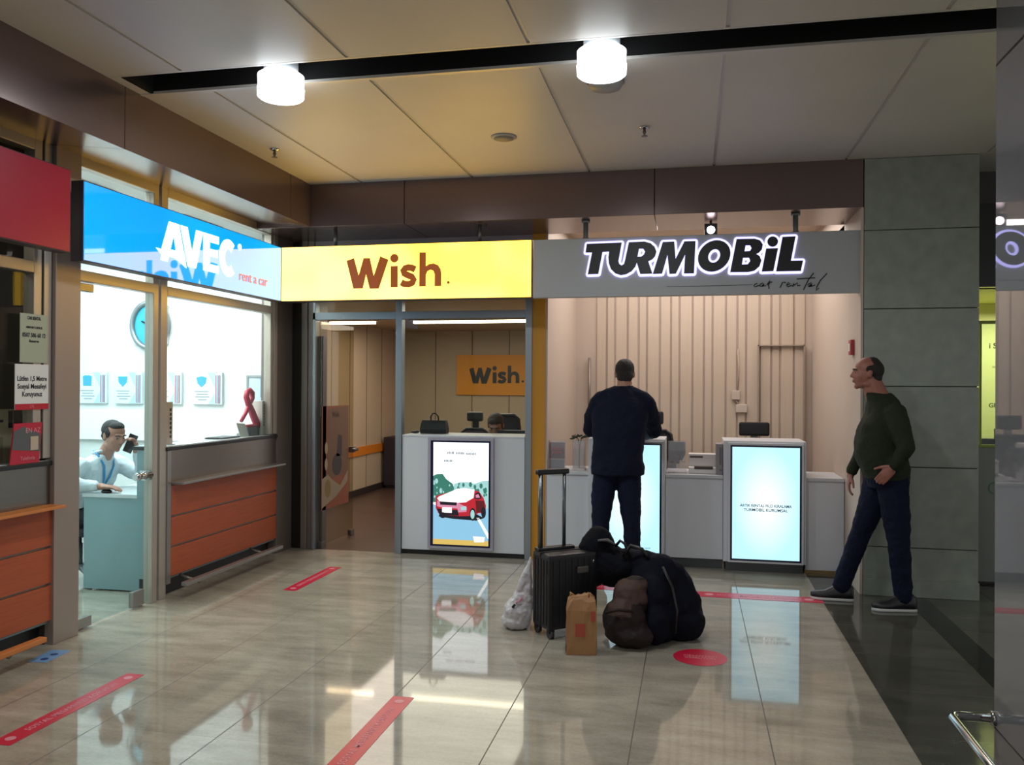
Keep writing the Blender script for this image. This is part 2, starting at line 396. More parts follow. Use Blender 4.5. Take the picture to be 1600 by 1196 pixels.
# ---- middle front (yellow sign): header, frames, door, window
HEAD = mat('header_panel_grey', '#a3979b', .45, .0)
FW = mat('pale_grey_frame', '#8f979e', .35, .6)
sbox('wall_header', (-3.80, -1.30, 7.62, 7.75, 2.44, 2.97), HEAD)
frame_set('window_3', [(-2.72, -2.66, 7.57, 7.66, 0, 2.44), (-1.48, -1.42, 7.57, 7.66, 0, 2.44), (-3.56, -2.72, 7.57, 7.66, 2.20, 2.27), (-2.66, -1.48, 7.57, 7.66, 2.20, 2.27),
                       (-3.56, -1.48, 7.57, 7.66, 2.41, 2.45), (-3.56, -3.53, 7.57, 7.66, 0, 2.44)], FW)
W3 = bpy.data.objects['window_3']
boxobj('pane', (-2.66, -1.48, 7.615, 7.625, 1.11, 2.20), GLASS, W3); boxobj('pane', (-2.66, -1.48, 7.615, 7.625, 2.27, 2.41), GLASS, W3); boxobj('pane', (-3.53, -2.72, 7.615, 7.625, 2.27, 2.41), GLASS, W3)
sbox('trim_6', (-1.42, -1.30, 7.585, 9.6, 0, 2.97), mat('ochre_yellow_panel', '#c98a1c', .5))
# open glass door leaf with the poster
D2 = sbox('door_2', (-3.505, -3.495, 7.63, 8.43, .02, 2.19), glass_mat('door_leaf_glass', '#e8e4d6', 1, 1.45))
bm = newbm(); box(bm, -3.52, -3.48, 8.35, 8.44, .005, .06, bev=.003); box(bm, -3.52, -3.48, 7.63, 7.72, .0, .06, bev=.003)
obj('patch_fitting', bm, STEEL_D, D2)
bm = newbm(); tube(bm, [(-3.46, 8.31, .90), (-3.46, 8.45, .90)], .018, 12); box(bm, -3.53, -3.46, 8.36, 8.42, .87, .93, bev=.004)
obj('door_handle', bm, STEEL_D, D2)
sbox('trim_7', (-3.53, -3.49, 7.66, 7.74, 0, 2.05), mat('door_seal_grey', '#5a5450', .5))
OFFW = mat('beige_panel_wall', '#b39f86', .55, var=.02)
room('wall_office', -4.66, -1.42, 8.06, 13.0, 2.44, OFFW, 'lbc')
sbox('ceiling_office_front', (-3.56, -1.42, 7.67, 7.98, 2.45, 2.52), OFFW)
sbox('wall_jamb', (-3.90, -3.60, 7.73, 8.0, 0, 2.44), OFFW)
bm = newbm()
for k in range(8): box(bm, -4.66, -4.655, 8.0+.62*k, 8.008+.62*k, 0, 2.44)
for k in range(6): box(bm, -4.6+.6*k, -4.592+.6*k, 12.99, 13.0, 0, 2.44)
struct('trim_8', bm, mat('wall_panel_joint', '#5e5142', .7))
sbox('trim_9', (-4.66, -4.64, 9.9, 13.0, .565, .69), mat('orange_wall_rail', '#c8731e', .4))
sbox('baseboard_left', (-4.66, -4.63, 7.7, 13.0, 0, .09), mat('dark_baseboard', '#2a201d', .5))

# ---- right front (grey sign): open kiosk with slatted wall
KW = mat('warm_white_wall', '#c3b3a6', .6)
bm = newbm()
box(bm, -1.30, -1.28, 7.6, 9.6, 0, 3.2); box(bm, 1.262, 1.281, 6.905, 9.6, 0, 2.96); box(bm, 1.262, 1.281, 7.63, 9.6, 2.9, 3.2); box(bm, -1.3, 1.3, 9.6, 9.68, 0, 3.2); box(bm, -1.3, 1.3, 7.62, 9.68, 3.2, 3.28)
struct('wall_kiosk', bm, KW)
bm = newbm(); random.seed(3)
x = -1.05; k = 0
while x < 1.2:
    wd = (.10, .07, .12)[k % 3]; box(bm, x, min(x+wd, 1.24), 9.582-(.010 if k % 2 else 0), 9.6, 0, 3.2, bev=.002); x += wd+.022; k += 1
struct('wall_slatted', bm, mat('pale_wood_slats', '#c4b3a2', .5, var=.03, stretch=(8, 1, .4)))
bm = newbm()
box(bm, .70, .712, 9.53, 9.6, 0, 2.035); box(bm, 1.17, 1.182, 9.53, 9.6, 0, 2.035); box(bm, .70, 1.182, 9.53, 9.6, 2.023, 2.035)
struct('door_3', bm, mat('hidden_door_edge', '#9b8d80', .5))

# ---- stone pillar
STONE = mat('grey_green_stone', '#8c9387', .22, 0, .5, var=.10, vscale=9)
bm = newbm(); zs = [0, .37, .98, 1.59, 2.18, 2.78, ZC]
for a, b in zip(zs, zs[1:]): box(bm, 1.285, 2.09, 6.90, 7.9, a+.003, b-.003, 0, bev=.003)
box(bm, 1.29, 2.08, 6.91, 7.88, 0, ZC, 1); box(bm, 1.284, 2.095, 6.885, 7.9, 0, .13, 0, bev=.004)
struct('wall_pillar', bm, [STONE, mat('stone_joint', '#3c403b', .8)])

# ---- neighbouring kiosk, right of the pillar
bm = newbm()
box(bm, 2.09, 5.0, 7.5, 7.7, 3.05, ZC, 0); box(bm, 2.09, 5.0, 7.42, 7.6, 2.39, 3.06, 1)
struct('trim_10', bm, [mat('brown_bulkhead', '#3b3832', .5), mat('black_sign_band', '#0d0c0d', .3)])
LIME = mat('lime_painted_wall', '#cccd84', .6)
bm = newbm(); box(bm, 2.0, 5.0, 8.9, 8.98, 0, 2.6, 0); box(bm, 4.9, 5.0, 7.5, 8.9, 0, 2.6, 0); box(bm, 2.09, 5.0, 7.5, 8.9, 2.39, 2.45, 0); box(bm, 2.09, 2.13, 7.9, 8.9, 0, 2.39, 0)
struct('wall_right_kiosk', bm, LIME)
frame_set('window_4', [(2.12, 5.0, 7.49, 7.52, 2.10, 2.125), (2.275, 2.29, 7.49, 7.52, 1.12, 2.10), (2.09, 5.0, 7.49, 7.53, 1.10, 1.125)], mat('lime_frame', '#8f9a45', .5))
boxobj('pane', (2.29, 5.0, 7.500, 7.506, 1.125, 2.10), GLASS, bpy.data.objects['window_4'])
sbox('wall_right_counter', (2.09, 4.2, 7.50, 7.85, .02, 1.10), mat('pale_grey_green_panel', '#7f857e', .4))
sbox('trim_11', (2.09, 4.2, 7.53, 7.8, 0, .03), BLACK)
# hall enclosure far behind and beside, out of frame

# ================================================================ SIGNS
def emit_mat(name, c1, s1, c2=None, scale=1.2, gloss=.15):
    M = mat(name, c1, gloss, 0, .5, emis=c1, es=s1)
    if c2:
        nt = M.node_tree; b = nt.nodes['Principled BSDF']
        tc = nt.nodes.new('ShaderNodeTexCoord'); n = nt.nodes.new('ShaderNodeTexNoise'); n.inputs['Scale'].default_value = scale; n.inputs['Detail'].default_value = 1
        nt.links.new(tc.outputs['Object'], n.inputs[0])
        cr = nt.nodes.new('ShaderNodeValToRGB'); cr.color_ramp.elements[0].position = .38; cr.color_ramp.elements[0].color = lin(c1)
        cr.color_ramp.elements[1].position = .66; cr.color_ramp.elements[1].color = lin(c2)
        nt.links.new(n.outputs[0], cr.inputs[0]); nt.links.new(cr.outputs[0], b.inputs['Emission Color'])
    b = M.node_tree.nodes['Principled BSDF']; b.inputs['Base Color'].default_value = lin('#303030') if s1 > 1 else b.inputs['Base Color'].default_value
    return M
SIGN_EDGE = mat('sign_box_edge', '#4a4148', .4, .4)
# yellow light box
def wish_letters(x0, z0, sc, y, mt, name, parent):
    """x0,z0 = left edge and baseline; sc = metres per unit (unit = height of the h = 400)"""
    def T(pts): return [((px-180)*sc, (625-py)*sc) for px, py in pts]
    obs = []
    def add(spl): obs.append(curve_mesh('t', spl, mt, None, 'y', (x0, y, z0), .002))
    add([T([(180, 300), (275, 272), (335, 480), (395, 275), (475, 275), (525, 490), (605, 258), (708, 300), (590, 640), (475, 640), (428, 465), (388, 635), (268, 635)])])
    add([T(circ(781, 285, 51))]); add([T(rect(737, 825, 378, 630))])
    sp = [(1040, 425), (1000, 405), (955, 398), (915, 408), (893, 435), (905, 468), (950, 490), (1000, 510), (1022, 545), (1005, 580), (960, 597), (905, 592), (868, 572)]
    add([T(stroke(sp, 78))])
    add([T([(1090, 225), (1170, 225), (1170, 390), (1210, 365), (1265, 358), (1320, 380), (1352, 430), (1358, 480), (1358, 625), (1278, 625), (1278, 485), (1262, 445), (1228, 432), (1190, 448), (1170, 490), (1170, 625), (1090, 625)])])
    add([T(circ(1445, 585, 26 if 'dark' in name else 18, 16))])
    return merge_flat('lettering', obs, parent)
YEL = emit_mat('yellow_light_face', '#ffc434', 4.8, '#ffcc58', 1.5, .35)
BROWN_L = mat('brown_letter_film', '#5a2a0c', .35, emis='#8a4512', es=.9)
t = thing('light_box_sign', 'long glowing yellow light box sign reading Wish in brown letters, over the middle shop front', 'sign', (-2.435, 6.95, 2.30))
def rel(o, p):
    o.location = Vector(o.location)-Vector(p.location); o.parent = p; return o
bm = newbm(); box(bm, -3.555, -1.305, 6.955, 7.08, 2.315, 2.80, bev=.003); rel(obj('sign_box', bm, SIGN_EDGE), t)
bm = newbm(); box(bm, -3.565, -1.315, 6.945, 6.957, 2.322, 2.793); rel(obj('light_face', bm, YEL), t)
rel(wish_letters(-2.95, 2.425, .00073, 6.942, BROWN_L, 'lettering', None), t)
bm = newbm(); tube(bm, [(-1.78, 7.05, 2.79), (-1.78, 7.05, 2.965)], .016); box(bm, -1.83, -1.73, 7.0, 7.1, 2.955, 2.962); rel(obj('hanger_rod', bm, STEEL_D), t)
bm = newbm(); tube(bm, [(-3.1, 7.05, 2.79), (-3.1, 7.05, 2.965)], .016); rel(obj('hanger_rod', bm, STEEL_D), t)

# blue light box
BLUE = emit_mat('blue_light_face', '#0a8fe8', 1.0, '#0aa6f5', .9, .03)
BLUE.node_tree.nodes['Principled BSDF'].inputs['IOR'].default_value = 1.75
t = thing('light_box_sign', 'glowing blue light box sign reading AVEC rent a car, over the glass agency', 'sign', (-3.57, 5.7, 2.32))
bm = newbm(); box(bm, -3.66, -3.575, 4.445, 6.93, 2.315, 2.80, bev=.003); rel(obj('sign_box', bm, SIGN_EDGE), t)
bm = newbm(); box(bm, -3.578, -3.570, 4.45, 6.94, 2.322, 2.793); rel(obj('light_face', bm, BLUE), t)
WHL = emit_mat('white_letter_light', '#f4fbff', 2.2)
obs = []
def addx(spl, mt=WHL): obs.append(curve_mesh('t', spl, mt, None, 'x', (-3.568, 0, 0), .002))
addx([[(5.145, 2.507), (5.205, 2.505), (5.29, 2.712), (5.405, 2.712), (5.50, 2.415), (5.44, 2.440), (5.36, 2.468), (5.29, 2.468), (5.275, 2.43), (5.195, 2.43), (5.205, 2.468)], [(5.305, 2.52), (5.345, 2.63), (5.375, 2.52)]])
addx([[(5.425, 2.712), (5.51, 2.712), (5.57, 2.535), (5.622, 2.712), (5.708, 2.712), (5.62, 2.43), (5.52, 2.43)]])
addx([[(5.718, 2.712), (5.925, 2.712), (5.925, 2.655), (5.80, 2.655), (5.80, 2.603), (5.912, 2.603), (5.912, 2.548), (5.80, 2.548), (5.80, 2.487), (5.925, 2.487), (5.925, 2.43), (5.718, 2.43)]])
addx([stroke(arc(6.065, 2.571, .092, .108, 48, 312, 20), .078)])
addx([stroke(arc(6.235, 2.685, .022, .022, 0, 359, 16), .007)]); addx([stroke(arc(6.235, 2.685, .010, .010, 50, 310, 8), .006)])
rel(merge_flat('lettering', obs), t)
o = text('small_lettering', 'rent a car', .115, mat('red_letter_film', '#e0482c', .3, emis='#ff4a30', es=.9), None, 'x', (-3.567, 6.46, 2.455), .001, sx=1.02); rel(o, t)

# dark pink sign, left
t = thing('light_box_sign', 'plain unlit dark crimson sign box at the left edge of the photo', 'sign', (-3.57, 3.4, 2.32))
bm = newbm(); box(bm, -3.66, -3.575, 1.9, 4.335, 2.345, 2.835, bev=.003); rel(obj('sign_box', bm, SIGN_EDGE), t)
bm = newbm(); box(bm, -3.578, -3.570, 1.91, 4.33, 2.352, 2.828); rel(obj('sign_face', bm, mat('crimson_faint_glow', '#8c0f2c', .35, emis='#9a1236', es=.12)), t)  # weak glow put into the face, though the sign itself is unlit

# grey sign board with black outlined letters
t = thing('sign_board', 'grey sign board reading TURMOBiL in black letters with glowing lavender outline', 'sign', (0, 6.95, 2.31))
GREYB = mat('grey_sign_board', '#abadae', .45, .1)
bm = newbm(); box(bm, -1.295, 1.275, 6.95, 7.02, 2.312, 2.795, bev=.004); rel(obj('board', bm, GREYB), t)
for x_ in (-.87, .80):
    bm = newbm(); tube(bm, [(x_, 7.05, 2.66), (x_, 7.05, 2.955)], .021, 16); tube(bm, [(x_, 7.05, 2.94), (x_, 7.05, 2.96)], .036, 16); tube(bm, [(x_, 7.05, 2.79), (x_, 7.05, 2.815)], .028, 16)
    rel(obj('hanger_rod', bm, mat('grey_painted_rod', '#7e8381', .4, .4)), t)
def W2(px, py): return (-.87+(px-912)*.005, 2.752-(py-(379.4-.0226*(px-915)))*.00505)
A_ = lambda pts: [W2(900+u/8, 355+v/8) for u, v in pts]
B_ = lambda pts: [W2(1080+u/7.2727, 350+v/7.2727) for u, v in pts]
tur = [A_([(135, 208), (590, 192), (548, 430), (560, 470), (590, 488), (620, 470), (632, 430), (682, 190), (880, 182), (960, 203), (1012, 250), (1035, 310), (1018, 370), (985, 408), (932, 435), (985, 592), (830, 597), (785, 450), (768, 500), (720, 560), (650, 600), (580, 612), (510, 590), (452, 535), (425, 460), (418, 380), (428, 308), (340, 312), (287, 597), (150, 602), (205, 318), (120, 318)]),
       A_([(812, 272), (865, 272), (892, 310), (875, 350), (840, 376), (793, 378)])]
emm = [A_([(1115, 190), (1260, 185), (1278, 405), (1388, 183), (1527, 180), (1510, 587), (1385, 590), (1397, 350), (1282, 592), (1202, 596), (1175, 352), (1108, 592), (990, 597)])]
def slant(cx, cy, rx, ry, k=.17, n=32): return [(cx+rx*math.cos(2*PI*i/n)+k*ry*math.sin(2*PI*i/n), cy-ry*math.sin(2*PI*i/n)) for i in range(n)]
oo = [B_(slant(290, 372, 180, 180)), B_(slant(290, 372, 66, 78))]
bb = [B_([(540, 180), (740, 178), (800, 198), (830, 245), (820, 300), (790, 335), (758, 352), (795, 375), (815, 425), (795, 490), (740, 540), (670, 556), (470, 558)]),
      B_([(640, 252), (690, 252), (707, 285), (688, 318), (628, 322)]), B_([(612, 393), (680, 393), (692, 430), (665, 468), (600, 472)])]
ii = [B_([(867, 290), (997, 287), (947, 545), (820, 550)])]; idot = [B_(circ(938, 212, 58))]
ll = [B_([(1045, 160), (1187, 155), (1137, 430), (1268, 427), (1245, 543), (977, 548)])]
glyphs = [tur, emm, oo, bb, ii, idot, ll]
obs = [curve_mesh('t', g, BLACK, None, 'y', (0, 6.925, 0), .006) for g in glyphs]
rel(merge_flat('lettering', obs), t)
HALO = emit_mat('lavender_halo_light', '#b9b4ff', 2.0)
bm = newbm()
for g in glyphs:
    for c in g:
        n = len(c); P = [Vector((a, 6.938, b)) for a, b in c]
        for i in range(n):
            a, b = P[i], P[(i+1) % n]; d = b-a
            if d.length < 1e-6: continue
            d.normalize(); nr = Vector((-d.z, 0, d.x))*.019
            f = bm.faces.new([bm.verts.new(q) for q in (a+nr, b+nr, b-nr, a-nr)])
            bm.faces.new([bm.verts.new((a.x+.019*math.cos(2*PI*k/8), 6.938, a.z+.019*math.sin(2*PI*k/8))) for k in range(8)])
r = bmesh.ops.extrude_face_region(bm, geom=bm.faces[:])
bmesh.ops.translate(bm, vec=(0, .008, 0), verts=[v for v in r['geom'] if isinstance(v, bmesh.types.BMVert)])
rel(obj('letter_outline', bm, HALO), t)
scr = [[(-250, 722), (40, 715), (400, 707), (722, 695)], [(775, 680), (748, 690), (736, 710), (750, 722), (795, 700)], [(835, 675), (808, 690), (800, 712), (820, 715), (850, 680), (846, 710), (868, 704)],
       [(878, 700), (918, 640), (898, 690), (903, 742)], [(900, 688), (918, 662), (938, 668)], [(1025, 728), (1050, 670), (1068, 664), (1088, 676)], [(1095, 705), (1132, 682), (1115, 668), (1094, 700), (1108, 720), (1150, 700)],
       [(1158, 718), (1178, 675), (1180, 702), (1212, 670), (1215, 706), (1245, 700)], [(1388, 560), (1330, 640), (1278, 752)], [(1205, 630), (1405, 615)], [(1362, 670), (1325, 692), (1330, 716), (1370, 680), (1370, 711), (1405, 695)],
       [(1532, 565), (1460, 645), (1420, 722), (1414, 757), (1445, 730)]]
obs = []
for i, s_ in enumerate(scr): obs.append(curve_mesh('t', [stroke(B_(s_), .0035 if i == 0 else .0085)], BLACK, None, 'y', (0, 6.9475, 0), .0012))
rel(merge_flat('small_lettering', obs), t)

# orange wall sign deep in the office
t = thing('wall_sign', 'matt orange wall panel reading Wish in black, on the back wall of the middle office', 'sign', (-3.0, 12.98, 1.43))
rel(boxobj('panel', (-3.64, -2.34, 12.96, 12.985, 1.43, 2.06), mat('orange_wall_sign', '#d68a12', .5)), t)
rel(wish_letters(-3.43, 1.62, .00068, 12.955, BLACK, 'dark', None), t)

# ================================================================ COUNTERS
WOOD = mat('reddish_orange_wood', '#a9502c', .42, var=.12, vscale=14, stretch=(1, .25, 6))
WOOD_L = mat('orange_wood_edge', '#c87a3e', .4)
CTOP = mat('dark_counter_edge', '#191516', .3)
CTOPW = mat('white_counter_top', '#b9c2c2', .25)
STEEL_P = mat('brushed_steel_panel', '#8a7f76', .30, 1, bump=.05, bscale=40, stretch=(1, .05, 1))
def shop_counter(label, y0, y1, ledge_mat, rail_y0, rail_y1, group):
    t = thing('service_counter', label, 'counter', (-3.8, (y0+y1)/2, 0))
    rel(boxobj('body', (-4.03, -3.80, y0, y1, .13, 1.085), mat('counter_carcass_teal', '#86a1a6', .45)), t)
    bm = newbm(); box(bm, -4.06, -3.775, y0-.01, y1+.02, 1.085, 1.112, 0, bev=.004); box(bm, -4.05, -3.80, y0, y1, 1.112, 1.116, 1)
    rel(obj('counter_top', bm, [CTOP, CTOPW]), t)
    rel(boxobj('steel_panel', (-3.80, -3.790, y0+.03, y1, .84, 1.083), STEEL_P), t)
    bm = newbm(); box(bm, -3.80, -3.675, y0+.05, y1-.01, .832, .850, bev=.004); rel(obj('bag_ledge', bm, ledge_mat), t)
    for a, b in ((.60, .825), (.375, .585), (.15, .36)):
        bm = newbm(); box(bm, -3.80, -3.778, y0+.05, y1, a, b, bev=.003); rel(obj('wood_panel', bm, WOOD), t)
    rel(boxobj('panel_backing', (-3.80, -3.795, y0+.03, y1, .14, .83), mat('grey_groove', '#8b8880', .4, .5)), t)
    rel(boxobj('end_profile', (-3.86, -3.776, y0, y0+.045, .10, 1.083), STEEL), t)
    bm = newbm(); box(bm, -4.02, -3.86, y0+.02, y1, 0, .13); rel(obj('plinth', bm, BLACK), t)
    bm = newbm(); box(bm, -3.66, -3.61, rail_y0, rail_y1, .095, .125, bev=.006); rel(obj('bumper_rail', bm, ledge_mat), t)
    y = rail_y1-.25
    while y > rail_y0:
        bm = newbm(); tube(bm, [(-3.86, y, .16), (-3.78, y, .12), (-3.63, y, .085)], .013, 8); rel(obj('rail_bracket', bm, STEEL_D), t); y -= 1.05
    return t
shop_counter('counter with orange wood panels and steel front, under the blue AVEC sign', 5.60, 7.28, STEEL, 5.60, 7.10, None)
shop_counter('counter with orange wood panels and orange ledge, under the crimson sign', 1.6, 4.455, WOOD_L, 1.6, 4.22, None)

GREYF = mat('white_kiosk_laminate', '#cfd1d7', .35, var=.02, vscale=2)
# middle counter with car screen
t = thing('service_counter', 'white office counter with car advertising screen, below the yellow Wish sign', 'counter', (-2.07, 7.6, 0))
bm = newbm(); box(bm, -2.655, -1.485, 7.585, 8.0, .045, 1.10, bev=.003); rel(obj('body', bm, GREYF), t)
bm = newbm(); box(bm, -2.655, -1.485, 7.58, 8.05, 1.10, 1.115, bev=.002); rel(obj('counter_top', bm, GREYF), t)
rel(boxobj('plinth', (-2.65, -1.49, 7.60, 7.98, 0, .045), BLACK), t)
def screen(label, x0, x1, y, z0, z1, content, frame=.03, fcol=None, left_bezel=.0):
    t = thing('advertising_screen', label, 'screen', ((x0+x1)/2, y, z0))
    bm = newbm(); box(bm, x0-frame, x1+frame, y-.035, y-.0005, z0-frame, z1+frame, bev=.004); rel(obj('housing', bm, fcol or GREYF), t)
    bm = newbm(); box(bm, x0, x1, y-.038, y-.03, z0, z1); rel(obj('bezel', bm, mat('navy_black_bezel', '#14183a', .2)), t)
    b = .016
    o = content(x0+b+left_bezel, x1-b, z0+b, z1-b, y-.039); rel(o, t); return t
def flat(bm, pts, y, mi):
    f = bm.faces.new([bm.verts.new((a, y, b)) for a, b in pts]); f.material_index = mi
def car_picture(x0, x1, z0, z1, y):
    W, H = x1-x0, z1-z0
    P = lambda pts: [(x0+W*(u-122)/(705-122), z1-H*(v-60)/(1145-60)) for u, v in pts]
    cols = [('screen_sky', '#f2fbff', 1.5), ('screen_trees', '#3f8a78', .75), ('screen_road', '#8ec7e6', .95), ('screen_car_red', '#c81f33', .85), ('screen_car_white', '#f6eef2', 1.15), ('screen_dark', '#1a1c33', .4),
            ('screen_pink', '#d98aa8', .95), ('screen_yellow', '#d8b860', 1.0), ('screen_text', '#5a6270', .5), ('screen_tree_light', '#a5d8d6', .95), ('screen_dark_red', '#7c1a22', .5)]
    M_ = [emit_mat(n, c, s) for n, c, s in cols]
    for q in M_: q.node_tree.nodes['Principled BSDF'].inputs['Base Color'].default_value = (.02, .02, .02, 1)
    bm = newbm(); d = .0004
    flat(bm, rect(x0, x1, z0, z1), y, 0)
    random.seed(5)
    flat(bm, P([(122, 420), (160, 400), (220, 395), (260, 450), (330, 500), (350, 560), (350, 700), (122, 700)]), y-d, 1)
    flat(bm, P([(340, 500), (400, 480), (480, 475), (560, 490), (640, 460), (705, 455), (705, 760), (340, 700)]), y-d, 9)
    for k in range(46):
        u = random.uniform(130, 700); v = random.uniform(470, 620); r_ = random.uniform(10, 30)
        if u < 330: v = random.uniform(430, 660)
        flat(bm, P(circ(u, v, r_*.6, 8, r_)), y-d*1.5, 1 if random.random() < .7 else 9)
    flat(bm, P([(122, 720), (300, 790), (705, 745), (705, 1145), (122, 1145)]), y-d*2, 2)
    flat(bm, P([(580, 850), (610, 850), (705, 1010), (705, 1070)]), y-d*3, 0)
    flat(bm, P([(180, 850), (330, 870), (580, 880), (660, 850), (560, 800), (200, 800)]), y-d*3, 5)
    flat(bm, P([(150, 640), (170, 625), (290, 590), (380, 550), (470, 540), (560, 560), (610, 575), (655, 640), (680, 720), (675, 800), (600, 800), (560, 830), (400, 840), (250, 830), (180, 820), (150, 760)]), y-d*4, 3)
    flat(bm, P([(180, 640), (290, 590), (380, 548), (470, 540), (560, 555), (550, 640), (470, 690), (385, 700), (190, 690), (165, 660)]), y-d*5, 4)
    flat(bm, P([(165, 680), (190, 690), (385, 700), (480, 740), (475, 790), (390, 800), (380, 760), (190, 750), (165, 740)]), y-d*5.5, 6)
    flat(bm, P([(190, 690), (375, 695), (370, 728), (200, 724)]), y-d*6, 5)
    flat(bm, P([(160, 765), (215, 770), (385, 775), (395, 835), (190, 828)]), y-d*6, 5)
    flat(bm, P(rect(218, 322, 750, 808)), y-d*7, 4)
    flat(bm, P([(415, 740), (470, 730), (478, 770), (420, 775)]), y-d*7, 9)
    flat(bm, P([(565, 600), (590, 580), (615, 585), (635, 640), (600, 655), (560, 650)]), y-d*7, 5)
    flat(bm, P([(570, 610), (600, 598), (618, 636), (575, 640)]), y-d*7.5, 6)
    flat(bm, P([(570, 665), (660, 670), (670, 770), (580, 800)]), y-d*7, 10)
    for u, v, a, b_ in ((542, 815, 33, 68), (655, 790, 25, 60), (225, 835, 35, 32)):
        flat(bm, P(circ(u, v, a, 16, b_)), y-d*8, 5)
    flat(bm, P(circ(540, 815, 22, 14, 48)), y-d*9, 9)
    flat(bm, P(rect(122, 705, 1090, 1145)), y-d*4, 7)
    flat(bm, P([(545, 1045), (670, 1050), (660, 1105), (560, 1110)]), y-d*5, 4)
    for u0, u1, v in ((272, 345, 172), (365, 450, 175), (470, 565, 178), (238, 318, 258)):
        u = u0
        while u < u1:
            flat(bm, P(rect(u, u+9, v-12+random.uniform(-3, 3), v+12)), y-d*2, 8); u += 15
    o = obj('picture', bm, M_, None, recalc=False)
    return o
screen('portrait screen showing a red car on a road, on the middle counter front', -2.365, -1.795, 7.585, .095, 1.07, car_picture, .028, mat('screen_housing_grey', '#a3a0ae', .4), .012)

def blue_content(dark_text):
    def fn(x0, x1, z0, z1, y):
        M = bpy.data.materials.get('screen_cyan_white')
        if not M:
            M = mat('screen_cyan_white', '#ffffff', .2, 0, .5, emis='#ffffff', es=1.15); nt = M.node_tree; b = nt.nodes['Principled BSDF']; b.inputs['Base Color'].default_value = (.02, .02, .02, 1)
            tc = nt.nodes.new('ShaderNodeTexCoord'); mp = nt.nodes.new('ShaderNodeMapping'); mp.inputs['Location'].default_value = (-1, -1, -1); mp.inputs['Scale'].default_value = (2, 0, 2); mp.inputs['Location'].default_value = (-1, 0, -1)
            nt.links.new(tc.outputs['Generated'], mp.inputs[0])
            ln = nt.nodes.new('ShaderNodeVectorMath'); ln.operation = 'LENGTH'; nt.links.new(mp.outputs[0], ln.inputs[0])
            cr = nt.nodes.new('ShaderNodeValToRGB'); cr.color_ramp.elements[0].position = .1; cr.color_ramp.elements[0].color = lin('#f0feff')
            cr.color_ramp.elements[1].position = 1.0; cr.color_ramp.elements[1].color = lin('#b4e6f8'); e = cr.color_ramp.elements.new(.6); e.color = lin('#d2f8ff')
            nt.links.new(ln.outputs['Value'], cr.inputs[0]); nt.links.new(cr.outputs[0], b.inputs['Emission Color'])
        bm = newbm(); box(bm, x0, x1, y, y+.004, z0, z1); pic = obj('picture', bm, M)
        tm = mat('screen_letter_blue', '#2b5f92', .4)
        if dark_text:
            for k, (s_, ww) in enumerate((('ARTIK RENTAL FILO KIRALAMA', .42), ('TURMOBIL KURUMSAL', .36))):
                q = text('caption', s_, .034, tm, None, 'y', ((x0+x1)/2, y-.0015, z0+(z1-z0)*(.478-.038*k)), .0005, off=.0006); q.scale = (ww/max(q.dimensions.x, .01), 1, 1)
                q.location -= Vector((0, 0, 0)); q.parent = pic
        else:
            q = text('caption', 'turmobil.com', .022, tm, None, 'y', (x0+.14, y-.0015, z0+.05), .0005); q.parent = pic
            q = text('caption', 'car rental', .022, tm, None, 'y', (x1-.12, y-.0015, z0+.045), .0005); q.parent = pic
        return pic
    return fn
# right counters: two raised screen blocks, low counters between
for x0, x1, lab in ((-.895, -.225, 'raised white counter block behind the standing customer in dark blue'), (.27, .945, 'raised white counter block holding the right glowing screen')):
    t = thing('screen_counter', lab, 'counter', ((x0+x1)/2, 7.6, 0))
    bm = newbm(); box(bm, x0, x1, 7.50, 8.0, .085, 1.118, bev=.004); rel(obj('body', bm, GREYF), t)
    rel(boxobj('plinth', (x0+.02, x1-.02, 7.54, 7.95, 0, .085), mat('grey_kick_plate', '#4c4f50', .35, .4)), t)
screen('glowing pale cyan portrait screen, partly hidden behind the customer', -.835, -.252, 7.50, .115, 1.085, blue_content(False), .018)
screen('glowing pale cyan portrait screen with two lines of text, right of the customer', .325, .905, 7.50, .105, 1.085, blue_content(True), .018)
for x0, x1, z0, lab in ((-1.275, -.897, .085, 'low white counter between yellow wall edge and the customer'), (-.223, .268, .085, 'low white counter between the two glowing screens'), (.947, 1.258, .03, 'low grey-white counter end at the stone pillar')):
    t = thing('low_counter', lab, 'counter', ((x0+x1)/2, 7.6, 0))
    bm = newbm(); box(bm, x0, x1, 7.57, 8.1, z0, .785, bev=.003); rel(obj('body', bm, GREYF), t)
    bm = newbm(); box(bm, x0, x1, 7.55, 8.12, .785, .812, bev=.003); rel(obj('counter_top', bm, WHITE), t)
    rel(boxobj('plinth', (x0, x1, 7.60, 8.05, 0, z0), mat('grey_kick_plate', '#4c4f50') if z0 > .05 else mat('brass_base_strip', '#a98d62', .3, .8)), t)

